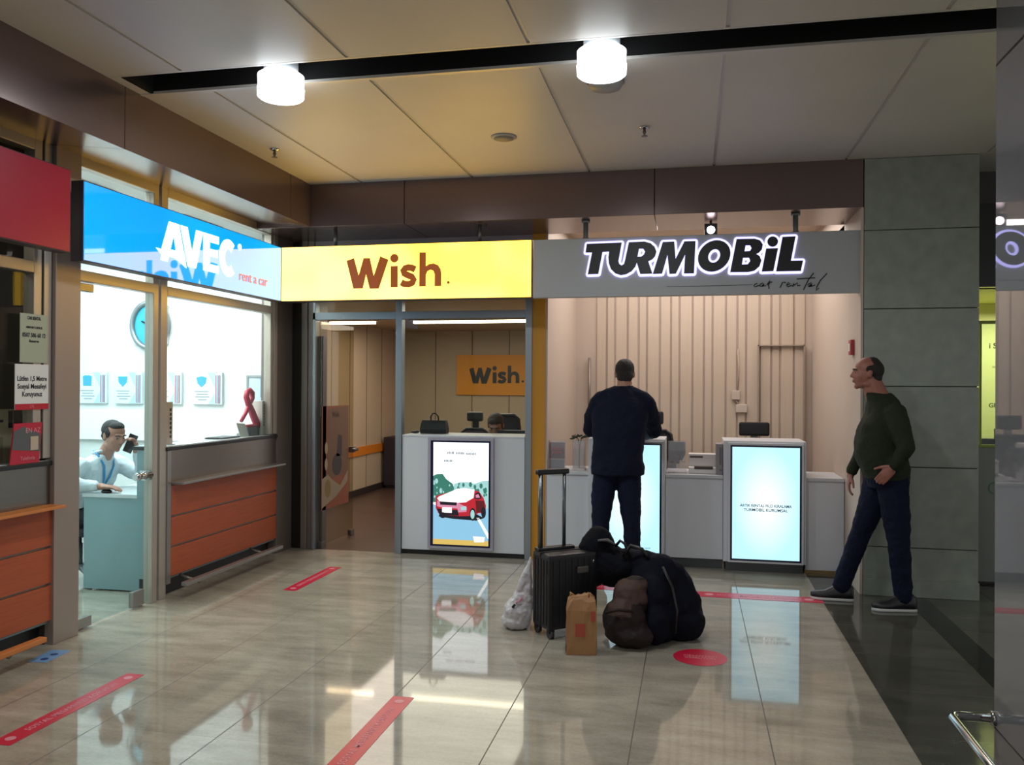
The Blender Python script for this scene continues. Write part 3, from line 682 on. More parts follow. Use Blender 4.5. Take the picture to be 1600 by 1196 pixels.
# ================================================================ CEILING FITTINGS
LAMP = emit_mat('white_lamp_light', '#f0f8ff', 4.0)
def lamp(label, x, y, on=True):
    t = thing('ceiling_lamp', label, 'lamp', (x, y, 3.20), group=None)
    bm = newbm(); lathe(bm, [(.118, -.010), (.128, -.002), (.130, .045)], 0, 0, 40); obj('lower_glass_ring', bm, LAMP, t)
    bm = newbm(); lathe(bm, [(.112, .055), (.126, .06), (.128, .115), (.10, .135)], 0, 0, 40); obj('upper_glass_ring', bm, LAMP, t)
    bm = newbm(); lathe(bm, [(.108, .046), (.108, .054)], 0, 0, 32); obj('dark_gap_ring', bm, BLACK, t)
    bm = newbm(); lathe(bm, [(.095, .14), (.095, .26), (.05, .28)], 0, 0, 32); obj('lamp_body', bm, mat('lamp_body_white', '#aab0b4', .4, .3), t)
    bm = newbm(); tube(bm, [(0, 0, .27), (0, 0, .56)], .012, 8); tube(bm, [(.05, 0, .27), (.16, .02, .35), (.24, .03, .46), (.34, .04, .56)], .006, 6); obj('cable', bm, BLACK, t)
    area_light('lamp_glow', (0, 0, -.03), .22, .22, 20, (.90, .96, 1), parent=t)
    return t
lamp('left of the two round glowing lamps hanging from the ceiling slot', -2.27, 4.40)
lamp('right of the two round glowing lamps hanging from the ceiling slot', -.465, 4.40)
for i, x in enumerate((-2.27, -.465, 1.35)): lamp('added unseen ceiling lamp in the slot behind the viewer, number %d from the shop side' % (i+1) if 0 else ('added unseen lamp in the rear ceiling slot nearest the shop wall', 'added unseen lamp in the middle of the rear ceiling slot', 'added unseen lamp at the open end of the rear ceiling slot')[i], x, .24)  # unseen lamps added behind the viewer to light floor and walls evenly
t = thing('ceiling_speaker', 'flat round white ceiling speaker between the two sprinklers', 'speaker', (-1.30, 5.82, ZC))
bm = newbm(); lathe(bm, [(.092, 0), (.092, -.006), (.080, -.012), (.02, -.014)], 0, 0, 32); obj('rim', bm, mat('speaker_white', '#b2aca2', .4), t)
bm = newbm(); lathe(bm, [(.070, -.0125), (.070, -.016), (.01, -.017)], 0, 0, 32); obj('grille', bm, mat('speaker_grille', '#8f887e', .6), t)
t = thing('ceiling_detector', 'thick round grey ceiling disc right behind the right lamp', 'detector', (-.49, 4.86, ZC))
bm = newbm(); lathe(bm, [(.10, 0), (.10, -.02), (.085, -.045), (.02, -.05)], 0, 0, 32); obj('disc', bm, mat('detector_grey', '#a09d98', .4), t)
bm = newbm(); lathe(bm, [(.108, 0), (.108, -.012)], 0, 0, 32); obj('base_ring', bm, mat('detector_base', '#8b8883', .4), t)
for x, y, lab in ((-3.04, 5.80, 'small ceiling sprinkler near the left bulkhead'), (-.32, 5.78, 'small ceiling sprinkler right of the round speaker')):
    t = thing('sprinkler', lab, 'sprinkler', (x, y, ZC))
    bm = newbm(); lathe(bm, [(.035, 0), (.035, -.006), (.018, -.012)], 0, 0, 20); obj('rosette', bm, CHROME, t)
    bm = newbm(); lathe(bm, [(.010, -.01), (.010, -.03), (.014, -.035), (.006, -.05), (.006, -.06)], 0, 0, 12); obj('head', bm, STEEL_D, t)
    bm = newbm(); lathe(bm, [(.022, -.060), (.022, -.063)], 0, 0, 16); obj('deflector', bm, STEEL_D, t)
t = thing('spotlight', 'small square spotlight glowing above the grey TURMOBiL sign', 'spotlight', (.15, 7.3, 2.96))
bm = newbm(); box(bm, -.052, .052, -.05, .05, -.12, -.02, bev=.004); obj('housing', bm, BLACK, t)
bm = newbm(); box(bm, -.01, .01, -.01, .01, -.02, .0); obj('bracket', bm, BLACK, t)
bm = newbm(); tube(bm, [(0, -.049, -.075), (0, -.056, -.075)], .033, 20); obj('lens', bm, emit_mat('spot_lens_light', '#ffe6f0', 6), t)
# office ceiling tubes
TUBE = emit_mat('warm_tube_light', '#ffe9cc', 9.0)
t = thing('tube_light', 'long bright tube light seen through the middle window', 'light', (-2.72, 10.3, 2.385))
bm = newbm(); box(bm, -.74, .74, -.03, .03, -.022, .01, bev=.005); obj('tube', bm, TUBE, t)
bm = newbm(); box(bm, -.80, .80, -.035, .035, .01, .05); obj('fixture', bm, mat('fixture_white', '#9a9186', .5), t)
t = thing('tube_light', 'short bright tube light seen through the open office door', 'light', (-4.30, 10.3, 2.385))
bm = newbm(); box(bm, -.30, .32, -.03, .03, -.022, .01, bev=.005); obj('tube', bm, TUBE, t)
bm = newbm(); box(bm, -.33, .36, -.035, .035, .01, .05); obj('fixture', bm, mat('fixture_white', '#9a9186', .5), t)
# agency ceiling light panels
for i, (x, y, lab) in enumerate(((-4.6, 5.4, 'square ceiling light panel over the seated agent'), (-4.6, 6.9, 'square ceiling light panel near the office side of the agency'))):
    t = thing('ceiling_light_panel', lab, 'light', (x, y, 3.05))
    bm = newbm(); box(bm, -.28, .28, -.28, .28, -.02, -.01); obj('diffuser', bm, emit_mat('cool_panel_light', '#f2fbff', 4), t)
    bm = newbm(); box(bm, -.30, .30, -.30, .30, -.015, 0); obj('frame', bm, WHITE, t)

# ================================================================ FLOOR STICKERS
RED = mat('red_floor_tape', '#c8203e', .28, var=.05)
REDW = mat('faded_tape_print', '#d98a94', .4)
def tape(label, x, y0, y1, wd=.105, along='y', s_='SOSYAL MESAFENIZI KORUYUN'):
    L_ = y1-y0
    if along == 'y': t = thing('floor_tape', label, 'floor sticker', (x, (y0+y1)/2, 0), PI/2)
    else: t = thing('floor_tape', label, 'floor sticker', ((y0+y1)/2, x, 0), 0)
    bm = newbm(); box(bm, -L_/2, L_/2, -wd/2, wd/2, .0005, .0016); obj('strip', bm, RED, t)
    o = text('tape_lettering', s_, wd*.42, REDW, t, 'z', (0, 0, .0022), .0003, off=.0006, space=1.1)
    o.scale = (min(1.6, L_*.66/max(o.dimensions.x, .01)), 1, 1)
    for sx in (-1, 1):
        bm = newbm(); bmesh.ops.create_circle(bm, cap_ends=True, segments=16, radius=wd*.22, matrix=Matrix.Translation((sx*(L_/2-wd*.6), 0, .0024))); obj('tape_symbol', bm, REDW, t)
    return t
tape('red floor tape nearest the left counter, in the lower left', -2.95, 3.17, 4.10)
tape('red floor tape in front of the AVEC counter rail', -3.01, 6.02, 6.88, .11)
tape('red floor tape running off the bottom of the photo', -1.42, 3.15, 4.10, .11)
tape('red floor tape behind the luggage, before the screens', 6.63, .04, .955, .16, 'x')
tape('red floor tape seen between suitcase and duffel bag', 6.68, -.90, .0, .16, 'x')
t = thing('floor_sticker', 'round red floor sticker right of the duffel bag', 'floor sticker', (.055, 5.08, 0))
bm = newbm(); bmesh.ops.create_circle(bm, cap_ends=True, segments=40, radius=.155, matrix=Matrix.Translation((0, 0, .0012))); obj('disc', bm, RED, t, recalc=False)
o = text('sticker_lettering', 'MESAFENIZI\nKORUYUN', .036, REDW, t, 'z', (0, 0, .002), .0003)
t = thing('floor_sticker', 'blue and white floor sticker beside the left steel post', 'floor sticker', (-3.63, 4.26, 0), .1)
bm = newbm(); box(bm, -.06, .06, -.11, .11, .0005, .0014); obj('sheet', bm, mat('blue_sticker', '#6f9cc9', .4), t)
for k in (-.055, .03):
    bm = newbm(); bmesh.ops.create_circle(bm, cap_ends=True, segments=16, radius=.022, matrix=Matrix.Translation((0.01, k, .002))); obj('footprint', bm, mat('navy_print', '#1d3c7a', .4), t)

# ================================================================ SOFT THINGS: union of solids, voxel-remeshed to one surface
def soft(name, bm, voxel, smooth, mt, parent=None, base=(0, 0, 0), disp=0, dscale=.12, floor=None, facemat=None, sm_f=.5):
    me = bpy.data.meshes.new('tmp'); bm.to_mesh(me); bm.free()
    t = bpy.data.objects.new('tmp', me); COL.objects.link(t)
    r = t.modifiers.new('r', 'REMESH'); r.mode = 'VOXEL'; r.voxel_size = voxel; r.use_smooth_shade = True
    if smooth:
        s = t.modifiers.new('s', 'SMOOTH'); s.factor = sm_f; s.iterations = smooth
    if disp:
        tx = bpy.data.textures.get('folds%g' % dscale) or bpy.data.textures.new('folds%g' % dscale, 'CLOUDS'); tx.noise_scale = dscale; tx.noise_depth = 2
        d = t.modifiers.new('d', 'DISPLACE'); d.texture = tx; d.strength = disp; d.texture_coords = 'GLOBAL'; d.mid_level = .5
    dg = bpy.context.evaluated_depsgraph_get(); dg.update()
    out = bpy.data.meshes.new_from_object(t.evaluated_get(dg)); out.name = name
    bpy.data.objects.remove(t); bpy.data.meshes.remove(me)
    b = Vector(base)
    for v in out.vertices:
        if floor is not None and v.co.z < floor: v.co.z = floor
        v.co -= b
    out.materials.clear()
    for q in (mt if isinstance(mt, (list, tuple)) else [mt]): out.materials.append(q)
    for p in out.polygons:
        p.use_smooth = True; p.material_index = facemat(p.center+b) if facemat else 0
    o = bpy.data.objects.new(name, out); COL.objects.link(o); o.location = b
    if parent is not None:
        o.parent = parent; o.location = b-Vector(parent.location)
    return o
def chain(bm, pts, rs, n=14):
    for p, r in zip(pts, rs): ellipsoid(bm, p, r, r, r, n=n, m_=9)
    for i in range(len(pts)-1):
        a, b = Vector(pts[i]), Vector(pts[i+1]); d = b-a
        if d.length < 1e-5: continue
        u, v = frame_for(d)
        loft(bm, [[q+u*math.cos(2*PI*k/n)*r+v*math.sin(2*PI*k/n)*r for k in range(n)] for q, r in ((a, rs[i]), (b, rs[i+1]))])
def torso(bm, levels, side, n=28, power=2.3):
    """levels: (centre, half width along side, half depth)"""
    side = Vector(side).normalized(); rings = []
    for c, hw, hd in levels:
        c = Vector(c); fd = Vector((0, 0, 1)).cross(side)
        ring = []
        for k in range(n):
            a = 2*PI*k/n; ca, sa = math.cos(a), math.sin(a)
            ring.append(c+side*hw*math.copysign(abs(ca)**(2/power), ca)+fd*hd*math.copysign(abs(sa)**(2/power), sa))
        rings.append(ring)
    loft(bm, rings)
def hand(bm, wrist, d, n, ts, curl=.35, s=1.0, thumb=None, spread=.0):
    """d finger direction, n palm normal, ts = +-1 thumb side along d x n"""
    w_, d, n = Vector(wrist), Vector(d).normalized(), Vector(n); n = (n-d*n.dot(d)).normalized(); l = d.cross(n)
    R3 = Matrix((l, d, n)).transposed()
    ellipsoid(bm, w_+d*.048*s, .041*s, .056*s, .017*s, R3); ellipsoid(bm, w_+d*.07*s, .040*s, .03*s, .015*s, R3)
    chain(bm, [w_-d*.03*s, w_+d*.02*s], [.027*s, .026*s])
    for k, (off, ln, rr) in enumerate(((-.030, .062, .0080), (-.0105, .077, .0088), (.0105, .082, .0090), (.031, .072, .0088))):
        off = off*ts; q = w_+d*.088*s+l*off*s; pts = [q-d*.02*s, q]; rs = [rr*1.1*s, rr*1.1*s]; ang = 0; dd = d+l*off*spread*6
        for j, fr in enumerate((.45, .31, .24)):
            ang += curl*(1+.15*k*0+.12*j); q = q+(dd*math.cos(ang)+n*math.sin(ang)).normalized()*ln*fr*s; pts.append(q); rs.append(rr*(1-.1*j)*s)
        chain(bm, pts, rs, 10)
    td = Vector(thumb).normalized() if thumb else (d*.75+l*ts*.62+n*.35).normalized()
    q = w_+d*.022*s+l*ts*.026*s
    chain(bm, [q, q+td*.032*s, q+td*.058*s+d*.006*s, q+td*.075*s+d*.016*s], [.016*s, .0125*s, .0105*s, .009*s], 10)
def head_axes(fw, up=(0, 0, 1)):
    fw = Vector(fw).normalized(); up = Vector(up); up = (up-fw*up.dot(fw)).normalized(); r = fw.cross(up)
    return r, fw, up
def head_shape(bm, c, fw, up=(0, 0, 1), s=1.0, fat=1.0):
    r, f, u = head_axes(fw, up); R3 = Matrix((r, f, u)).transposed(); c = Vector(c)
    P = lambda x, y, z: c+r*x*s+f*y*s+u*z*s
    E_ = lambda x, y, z, a, b_, d: ellipsoid(bm, P(x, y, z), a*s, b_*s, d*s, R3, 20, 14)
    E_(0, -.012, .034, .075, .094, .083); E_(0, .022, -.018, .062*fat, .070, .086); E_(0, .030, -.066, .050*fat, .050, .042); E_(0, .066, -.094, .022, .018, .018)
    for sx in (-1, 1):
        E_(sx*.040*fat, .045, -.025, .024, .03, .032); E_(sx*.075, -.008, -.004, .009, .018, .030); E_(sx*.078, -.014, .006, .008, .013, .018); E_(sx*.047*fat, .0, -.075, .014, .035, .018)
    E_(0, .078, .026, .048, .016, .010); chain(bm, [P(0, .082, .020), P(0, .094, -.004), P(0, .101, -.020)], [.009*s, .0105*s, .0125*s], 10)
    for sx in (-1, 1): E_(sx*.010, .091, -.024, .009, .009, .008)
    E_(0, .089, -.050, .022, .008, .0055); E_(0, .087, -.061, .019, .009, .006)
    return P, R3
def person(label, base, body_bm, skin, group=None, voxel=.0055):
    o = soft('person', body_bm, voxel, 2, skin, None, base)
    return tag(o, label, 'person', group)
def eyes(P, R3, parent, s=1.0, closed=False):
    for sx in (-1, 1):
        bm = newbm(); ellipsoid(bm, P(sx*.031, .0725, .004), .0105, .011, .0050, R3, 12, 8)
        e = obj('eye', bm, mat('eye_white', '#8a7f78', .5)); rel(e, parent)
        bm = newbm(); ellipsoid(bm, P(sx*.031, .0815, .0035), .0058, .0035, .0058, R3, 12, 8); i_ = obj('iris', bm, mat('dark_iris', '#1c1410', .2)); rel(i_, parent)
        i_.parent = e; i_.location = (0, 0, 0)
        bm = newbm(); chain(bm, [P(sx*.014, .090, .024), P(sx*.032, .089, .030), P(sx*.050, .078, .025)], [.0042, .0048, .0032], 8); rel(obj('eyebrow', bm, HAIR_D), parent)
HAIR_D = mat('dark_brown_hair', '#1d1512', .6, bump=.6, bscale=220)
SKIN = mat('warm_skin', '#a87764', .5, bump=.04, bscale=200); SKIN2 = mat('reddish_skin', '#9b6455', .5, bump=.04, bscale=200)
NAVY = mat('navy_jacket_cloth', '#0e1226', .85, 0, .2, bump=.35, bscale=26); JEANS = mat('dark_blue_jeans', '#10152b', .85, 0, .2, bump=.3, bscale=40)
GREEN = mat('dark_olive_sweater', '#2b3024', .9, 0, .2, bump=.25, bscale=70); SHIRT = mat('white_shirt_cloth', '#cfd8de', .7, bump=.35, bscale=22)
BLACKT = mat('black_trouser_cloth', '#101116', .8, bump=.2, bscale=30)
def shoe(bm_up, bm_sole, ankle, toe_dir, z=0, L_=.28, lift=0):
    d = Vector((toe_dir[0], toe_dir[1], 0)).normalized(); l = Vector((-d.y, d.x, 0)); a = Vector((ankle[0], ankle[1], 0))
    prof = [(-.085, .030, .085), (-.06, .040, .108), (0, .042, .115), (.05, .043, .088), (.10, .047, .058), (.15, .044, .050), (.185, .028, .040), (.195, .012, .03)]
    for bm, z0, gr, top in ((bm_sole, z, 1.10, None), (bm_up, z+.018, 1.0, 1)):
        rings = []
        for x, hw, h in prof:
            q = a+d*x*(L_/.28); hh = h if top else .036
            ring = []
            for k in range(14):
                an = PI*k/13; ring.append(q+l*hw*gr*math.cos(an)+Vector((0, 0, z0+max(0.004, (hh-.0 if top else .034)*max(0, math.sin(an))**.6))))
            ring.append(q-l*hw*gr*.9+Vector((0, 0, z0))); ring.append(q+l*hw*gr*.9+Vector((0, 0, z0)))
            rings.append(ring)
        loft(bm, rings)

# ---- person 1: customer seen from behind at the left screen counter
B = (-.58, 6.90, 0)
bm = newbm()
hc = (-.545, 7.09, 1.678)
P1, R1 = head_shape(bm, hc, (-.10, 1, -.22))
chain(bm, [(-.545, 7.055, 1.62), (-.55, 7.02, 1.53), (-.56, 6.99, 1.44)], [.058, .060, .075])
S1 = (1, 0, 0)
torso(bm, [((-.585, 6.90, .90), .16, .11), ((-.585, 6.90, 1.05), .15, .10), ((-.58, 6.95, 1.30), .175, .115), ((-.56, 6.99, 1.46), .16, .08), ((-.56, 7.0, 1.50), .07, .05)], S1)
for sx, an, kn, hp in ((-1, (-.725, 6.90, .09), (-.705, 6.87, .5), (-.67, 6.90, .9)), (1, (-.455, 6.88, .09), (-.47, 6.86, .5), (-.50, 6.90, .9))):
    chain(bm, [hp, kn, an], [.075, .052, .036]); chain(bm, [an, (an[0], an[1]+.02, .05), (an[0]+sx*.02, an[1]+.10, .040)], [.036, .034, .022])
arms1 = (((-.755, 7.01, 1.43), (-.835, 7.17, 1.215), (-.69, 7.43, 1.165), 1), ((-.365, 7.01, 1.43), (-.305, 7.17, 1.215), (-.43, 7.43, 1.165), -1))
for sh, el, wr, ts in arms1:
    chain(bm, [sh, el, wr], [.05, .040, .027]); hand(bm, wr, (.25 if ts > 0 else -.25, 1, -.06), (0, -.1, -1), ts, .12)
p1 = person('man seen from behind in a dark navy jacket and jeans, leaning on the screen counter', B, bm, SKIN)
bm = newbm()
torso(bm, [((-.585, 6.90, .865), .212, .16), ((-.585, 6.90, .93), .218, .16), ((-.585, 6.91, 1.05), .20, .15), ((-.58, 6.94, 1.20), .215, .155), ((-.575, 6.97, 1.34), .23, .15), ((-.56, 6.99, 1.44), .205, .12), ((-.555, 7.0, 1.50), .14, .095), ((-.55, 7.02, 1.555), .085, .078), ((-.548, 7.03, 1.585), .074, .07)], S1, power=2.5)
for sx in (-1, 1): chain(bm, [(-.555+sx*.05, 7.01, 1.53), (-.56+sx*.17, 7.01, 1.465)], [.06, .075])
for sh, el, wr, ts in arms1:
    chain(bm, [sh, ((sh[0]+el[0])/2, (sh[1]+el[1])/2, (sh[2]+el[2])/2), el, wr], [.082, .080, .066, .048])
ellipsoid(bm, (-.555, 6.965, 1.49), .10, .06, .06)
soft('jacket', bm, .009, 3, NAVY, p1, (-.58, 6.9, 1.2), .028, .11)
bm = newbm()
chain(bm, [(-.665, 6.90, .95), (-.70, 6.885, .70), (-.715, 6.87, .48), (-.728, 6.90, .13)], [.108, .096, .072, .062]); chain(bm, [(-.505, 6.90, .95), (-.485, 6.885, .70), (-.468, 6.865, .48), (-.452, 6.885, .13)], [.108, .094, .072, .060])
torso(bm, [((-.585, 6.90, .86), .17, .12), ((-.585, 6.90, 1.0), .17, .12)], S1)
soft('trousers', bm, .008, 3, JEANS, p1, (-.58, 6.9, .5), .016, .07)
for an, td in (((-.728, 6.90), (-.15, 1)), ((-.452, 6.885), (.15, 1))):
    b1, b2 = newbm(), newbm(); shoe(b1, b2, an, td); s_ = rel(obj('shoe', b1, BLACK), p1); q = rel(obj('sole', b2, mat('dark_sole', '#2b2b2e', .6)), p1); q.parent = s_; q.location = (0, 0, 0)
bm = newbm(); r_, f_, u_ = head_axes((-.10, 1, -.22))
ellipsoid(bm, P1(0, -.024, .044), .080, .090, .082, R1, 22, 14); ellipsoid(bm, P1(0, -.052, -.022), .070, .056, .065, R1); 
for sx in (-1, 1): ellipsoid(bm, P1(sx*.060, -.005, .03), .020, .05, .045, R1)
soft('hair', bm, .006, 2, HAIR_D, p1, hc, .006, .02)
eyes(P1, R1, p1)

# ---- person 2: man in olive sweater standing at the pillar, profile to the left
B = (1.30, 6.56, 0); S2 = (0, 1, 0)
bm = newbm(); hc = (1.243, 6.56, 1.682)
P2, R2 = head_shape(bm, hc, (-1, .04, .02), fat=1.12, s=1.03)
chain(bm, [(1.268, 6.56, 1.635), (1.30, 6.56, 1.55), (1.34, 6.56, 1.45)], [.068, .075, .09])
torso(bm, [((1.375, 6.56, .90), .155, .12), ((1.35, 6.56, 1.05), .16, .13), ((1.34, 6.56, 1.30), .17, .115), ((1.36, 6.56, 1.44), .15, .07), ((1.35, 6.56, 1.48), .07, .05)], S2)
legs2 = (((1.395, 6.48, .90), (1.435, 6.455, .50), (1.475, 6.46, .10)), ((1.34, 6.64, .90), (1.225, 6.665, .52), (1.075, 6.68, .11)))
for hp, kn, an in legs2:
    chain(bm, [hp, kn, an], [.08, .055, .038]); chain(bm, [an, (an[0]-.02, an[1], .05), (an[0]-.10, an[1], .040)], [.036, .034, .022])
arms2 = (((1.395, 6.375, 1.40), (1.445, 6.285, 1.165), (1.375, 6.335, 1.03)), ((1.36, 6.745, 1.40), (1.275, 6.80, 1.15), (1.175, 6.79, .93)))
chain(bm, arms2[0], [.052, .042, .028]); hand(bm, arms2[0][2], (-.62, .12, -.78), (.15, .95, -.1), -1, .26, 1.0, thumb=(-.95, .2, -.1), spread=.02)
chain(bm, arms2[1], [.052, .042, .028]); hand(bm, arms2[1][2], (-.20, 0, -1), (.2, .0, -.05), 1, .30)
p2 = person('balding man in dark olive sweater and jeans, standing in profile by the stone pillar', B, bm, SKIN2)
bm = newbm()
torso(bm, [((1.38, 6.56, .925), .188, .15), ((1.365, 6.56, 1.0), .198, .168), ((1.335, 6.56, 1.09), .20, .175), ((1.325, 6.56, 1.18), .20, .168), ((1.335, 6.56, 1.30), .20, .150), ((1.365, 6.56, 1.40), .19, .128), ((1.352, 6.56, 1.48), .135, .108), ((1.32, 6.56, 1.54), .085, .088)], S2)
for a_ in arms2:
    a, b, c = [Vector(q) for q in a_]; chain(bm, [a, (a+b)/2, b, b+(c-b)*.88], [.078, .072, .058, .043])
soft('sweater', bm, .009, 3, GREEN, p2, (1.33, 6.56, 1.2), .018, .10)
bm = newbm()
chain(bm, [(1.40, 6.485, .93), (1.42, 6.475, .70), (1.437, 6.46, .50), (1.472, 6.465, .10)], [.112, .098, .078, .062]); chain(bm, [(1.355, 6.635, .93), (1.29, 6.65, .70), (1.222, 6.665, .50), (1.09, 6.68, .105)], [.108, .094, .074, .062])
torso(bm, [((1.385, 6.56, .86), .165, .13), ((1.365, 6.56, 1.02), .175, .15)], S2)
soft('trousers', bm, .008, 3, JEANS, p2, (1.3, 6.56, .5), .018, .07)
for an, td in (((1.465, 6.46), (-1, -.12)), ((1.085, 6.68), (-1, .05))):
    b1, b2 = newbm(), newbm(); shoe(b1, b2, an, td, L_=.30); s_ = rel(obj('shoe', b1, BLACK), p2); q = rel(obj('sole', b2, mat('pale_shoe_sole', '#c4c4c0', .5)), p2); q.parent = s_; q.location = (0, 0, 0); q['label'] = 'pale grey shoe sole'
bm = newbm(); ellipsoid(bm, P2(0, -.040, .026), .081, .076, .078, R2, 22, 14); ellipsoid(bm, P2(0, -.030, .055), .070, .065, .066, R2); ellipsoid(bm, P2(0, -.052, -.028), .066, .052, .055, R2)
for sx in (-1, 1): ellipsoid(bm, P2(sx*.068, -.012, .028), .014, .032, .030, R2)
soft('hair', bm, .006, 2, mat('cropped_dark_hair', '#241b17', .7, bump=.5, bscale=220), p2, hc, .004, .02)
eyes(P2, R2, p2)

# ---- person 3: agent at the desk in the glass agency, phone at the far ear
B = (-4.74, 5.95, 0); S3 = (.12, 1, 0)
bm = newbm(); hc = (-4.475, 5.93, 1.165); fw3 = (1, -.30, -.28)
P3, R3_ = head_shape(bm, hc, fw3)
chain(bm, [(-4.51, 5.94, 1.10), (-4.56, 5.95, 1.03), (-4.61, 5.95, .96)], [.054, .056, .07])
torso(bm, [((-4.80, 5.95, .52), .16, .13), ((-4.77, 5.95, .64), .15, .12), ((-4.68, 5.95, .84), .165, .115), ((-4.625, 5.95, .96), .14, .07), ((-4.61, 5.95, .995), .06, .05)], S3)
arms3 = (((-4.645, 5.765, .93), (-4.69, 5.66, .815), (-4.43, 5.72, .79)), ((-4.60, 6.13, .93), (-4.37, 6.17, .82), (-4.375, 6.07, 1.035)))
chain(bm, arms3[0], [.046, .038, .026]); hand(bm, arms3[0][2], (1, .12, -.02), (0, 0, -1), 1, .22)
chain(bm, arms3[1], [.046, .038, .026]); hand(bm, arms3[1][2], (-.05, -.35, 1), (-.3, -1, -.2), 1, .55)
for dy in (-.09, .09): chain(bm, [(-4.80, 5.95+dy, .53), (-4.40, 5.95+dy*1.2, .50), (-4.42, 5.95+dy*1.2, .12), (-4.30, 5.95+dy*1.2, .06)], [.075, .052, .038, .03])
p3 = person('seated man in white shirt with blue lanyard, holding a phone to his ear', B, bm, SKIN)
bm = newbm()
torso(bm, [((-4.80, 5.95, .50), .19, .15), ((-4.78, 5.95, .62), .185, .155), ((-4.70, 5.95, .80), .20, .150), ((-4.65, 5.95, .90), .195, .125), ((-4.62, 5.95, .97), .15, .09), ((-4.595, 5.95, 1.015), .075, .065)], S3)
for a_ in arms3:
    a, b, c = [Vector(q) for q in a_]; chain(bm, [a, (a+b)/2, b, b+(c-b)*.85], [.072, .066, .056, .040])
soft('shirt', bm, .008, 3, SHIRT, p3, (-4.7, 5.95, .8), .020, .08)
bm = newbm()
chain(bm, [(-4.615, 5.87, 1.03), (-4.56, 5.90, 1.045), (-4.535, 5.95, 1.02), (-4.56, 6.0, 1.045), (-4.615, 6.03, 1.03)], [.014]*5, 8); obj_ = rel(obj('collar', bm, SHIRT), p3)
bm = newbm(); tube(bm, [(-4.62, 5.88, 1.05), (-4.565, 5.865, 1.015), (-4.525, 5.885, .93), (-4.535, 5.90, .84), (-4.56, 5.92, .76), (-4.53, 5.96, .84), (-4.51, 5.98, .93), (-4.55, 6.02, 1.02)], .010, 8, flat=.5); q = rel(obj('lanyard', bm, mat('blue_lanyard', '#2a8cc4', .5)), p3); q['label'] = 'blue lanyard'
bm = newbm(); torso(bm, [((-4.82, 5.95, .47), .18, .15), ((-4.80, 5.95, .56), .185, .15)], S3)
for dy in (-.095, .095): chain(bm, [(-4.80, 5.95+dy, .53), (-4.40, 5.95+dy*1.2, .51), (-4.42, 5.95+dy*1.2, .14)], [.095, .075, .058])
soft('trousers', bm, .009, 2, BLACKT, p3, (-4.7, 5.95, .5), .01, .07)
for dy in (-.11, .11):
    b1, b2 = newbm(), newbm(); shoe(b1, b2, (-4.42, 5.95+dy), (1, 0)); s_ = rel(obj('shoe', b1, BLACK), p3); q = rel(obj('sole', b2, BLACK), p3); q.parent = s_; q.location = (0, 0, 0)
bm = newbm(); ellipsoid(bm, P3(0, -.034, .042), .080, .082, .080, R3_, 22, 14); ellipsoid(bm, P3(0, .012, .080), .062, .056, .040, R3_); ellipsoid(bm, P3(0, -.06, -.01), .064, .045, .055, R3_)
for sx in (-1, 1): ellipsoid(bm, P3(sx*.066, .0, .026), .015, .034, .040, R3_)
soft('hair', bm, .006, 2, HAIR_D, p3, hc, .006, .02)
eyes(P3, R3_, p3)
t = thing('mobile_phone', 'black mobile phone held at the seated agent\'s ear', 'phone', (-4.40, 6.03, 1.10))
bm = newbm(); box(bm, -.035, .035, -.006, .006, -.075, .075, bev=.003); o = obj('case', bm, BLACK, t); o.rotation_euler = (-.15, .35, .2)
bm = newbm(); box(bm, -.031, .031, -.008, -.0055, -.066, .066); q = obj('display', bm, mat('phone_display', '#22262c', .1), t); q.rotation_euler = (-.15, .35, .2)

# ---- person 4: seated head-down behind the middle counter
B = (-1.93, 8.42, 0); S4 = (1, 0, 0)
bm = newbm(); hc = (-1.915, 8.27, 1.175); fw4 = (.05, -1, -.50)
P4, R4 = head_shape(bm, hc, fw4)
chain(bm, [(-1.92, 8.31, 1.11), (-1.925, 8.35, 1.05), (-1.93, 8.38, .98)], [.052, .055, .07])
torso(bm, [((-1.93, 8.48, .50), .16, .13), ((-1.93, 8.46, .68), .15, .12), ((-1.93, 8.40, .88), .165, .115), ((-1.93, 8.38, .98), .14, .07)], S4)
for sx in (-1, 1):
    sh, el, wr = (-1.93+sx*.18, 8.38, .93), (-1.93+sx*.24, 8.27, .80), (-1.93+sx*.12, 8.10, .785)
    chain(bm, [sh, el, wr], [.046, .038, .026]); hand(bm, wr, (-sx*.2, -1, 0), (0, 0, -1), -sx, .2)
    chain(bm, [(-1.93+sx*.09, 8.48, .53), (-1.93+sx*.11, 8.15, .50), (-1.93+sx*.11, 8.17, .12), (-1.93+sx*.11, 8.05, .05)], [.075, .052, .038, .03])
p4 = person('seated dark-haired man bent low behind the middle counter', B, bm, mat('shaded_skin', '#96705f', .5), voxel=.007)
bm = newbm(); torso(bm, [((-1.93, 8.48, .50), .18, .15), ((-1.93, 8.46, .68), .18, .14), ((-1.93, 8.40, .88), .195, .135), ((-1.93, 8.38, .97), .15, .09), ((-1.93, 8.375, 1.01), .07, .06)], S4)
for sx in (-1, 1):
    chain(bm, [(-1.93+sx*.18, 8.38, .93), (-1.93+sx*.24, 8.27, .80), (-1.93+sx*.14, 8.13, .785)], [.066, .052, .040])
soft('sweater', bm, .010, 2, BLACKT, p4, (-1.93, 8.4, .8))
bm = newbm()
for sx in (-1, 1): chain(bm, [(-1.93+sx*.09, 8.48, .53), (-1.93+sx*.11, 8.15, .50), (-1.93+sx*.11, 8.17, .12)], [.095, .07, .055])
soft('trousers', bm, .010, 2, BLACKT, p4, (-1.93, 8.4, .4))
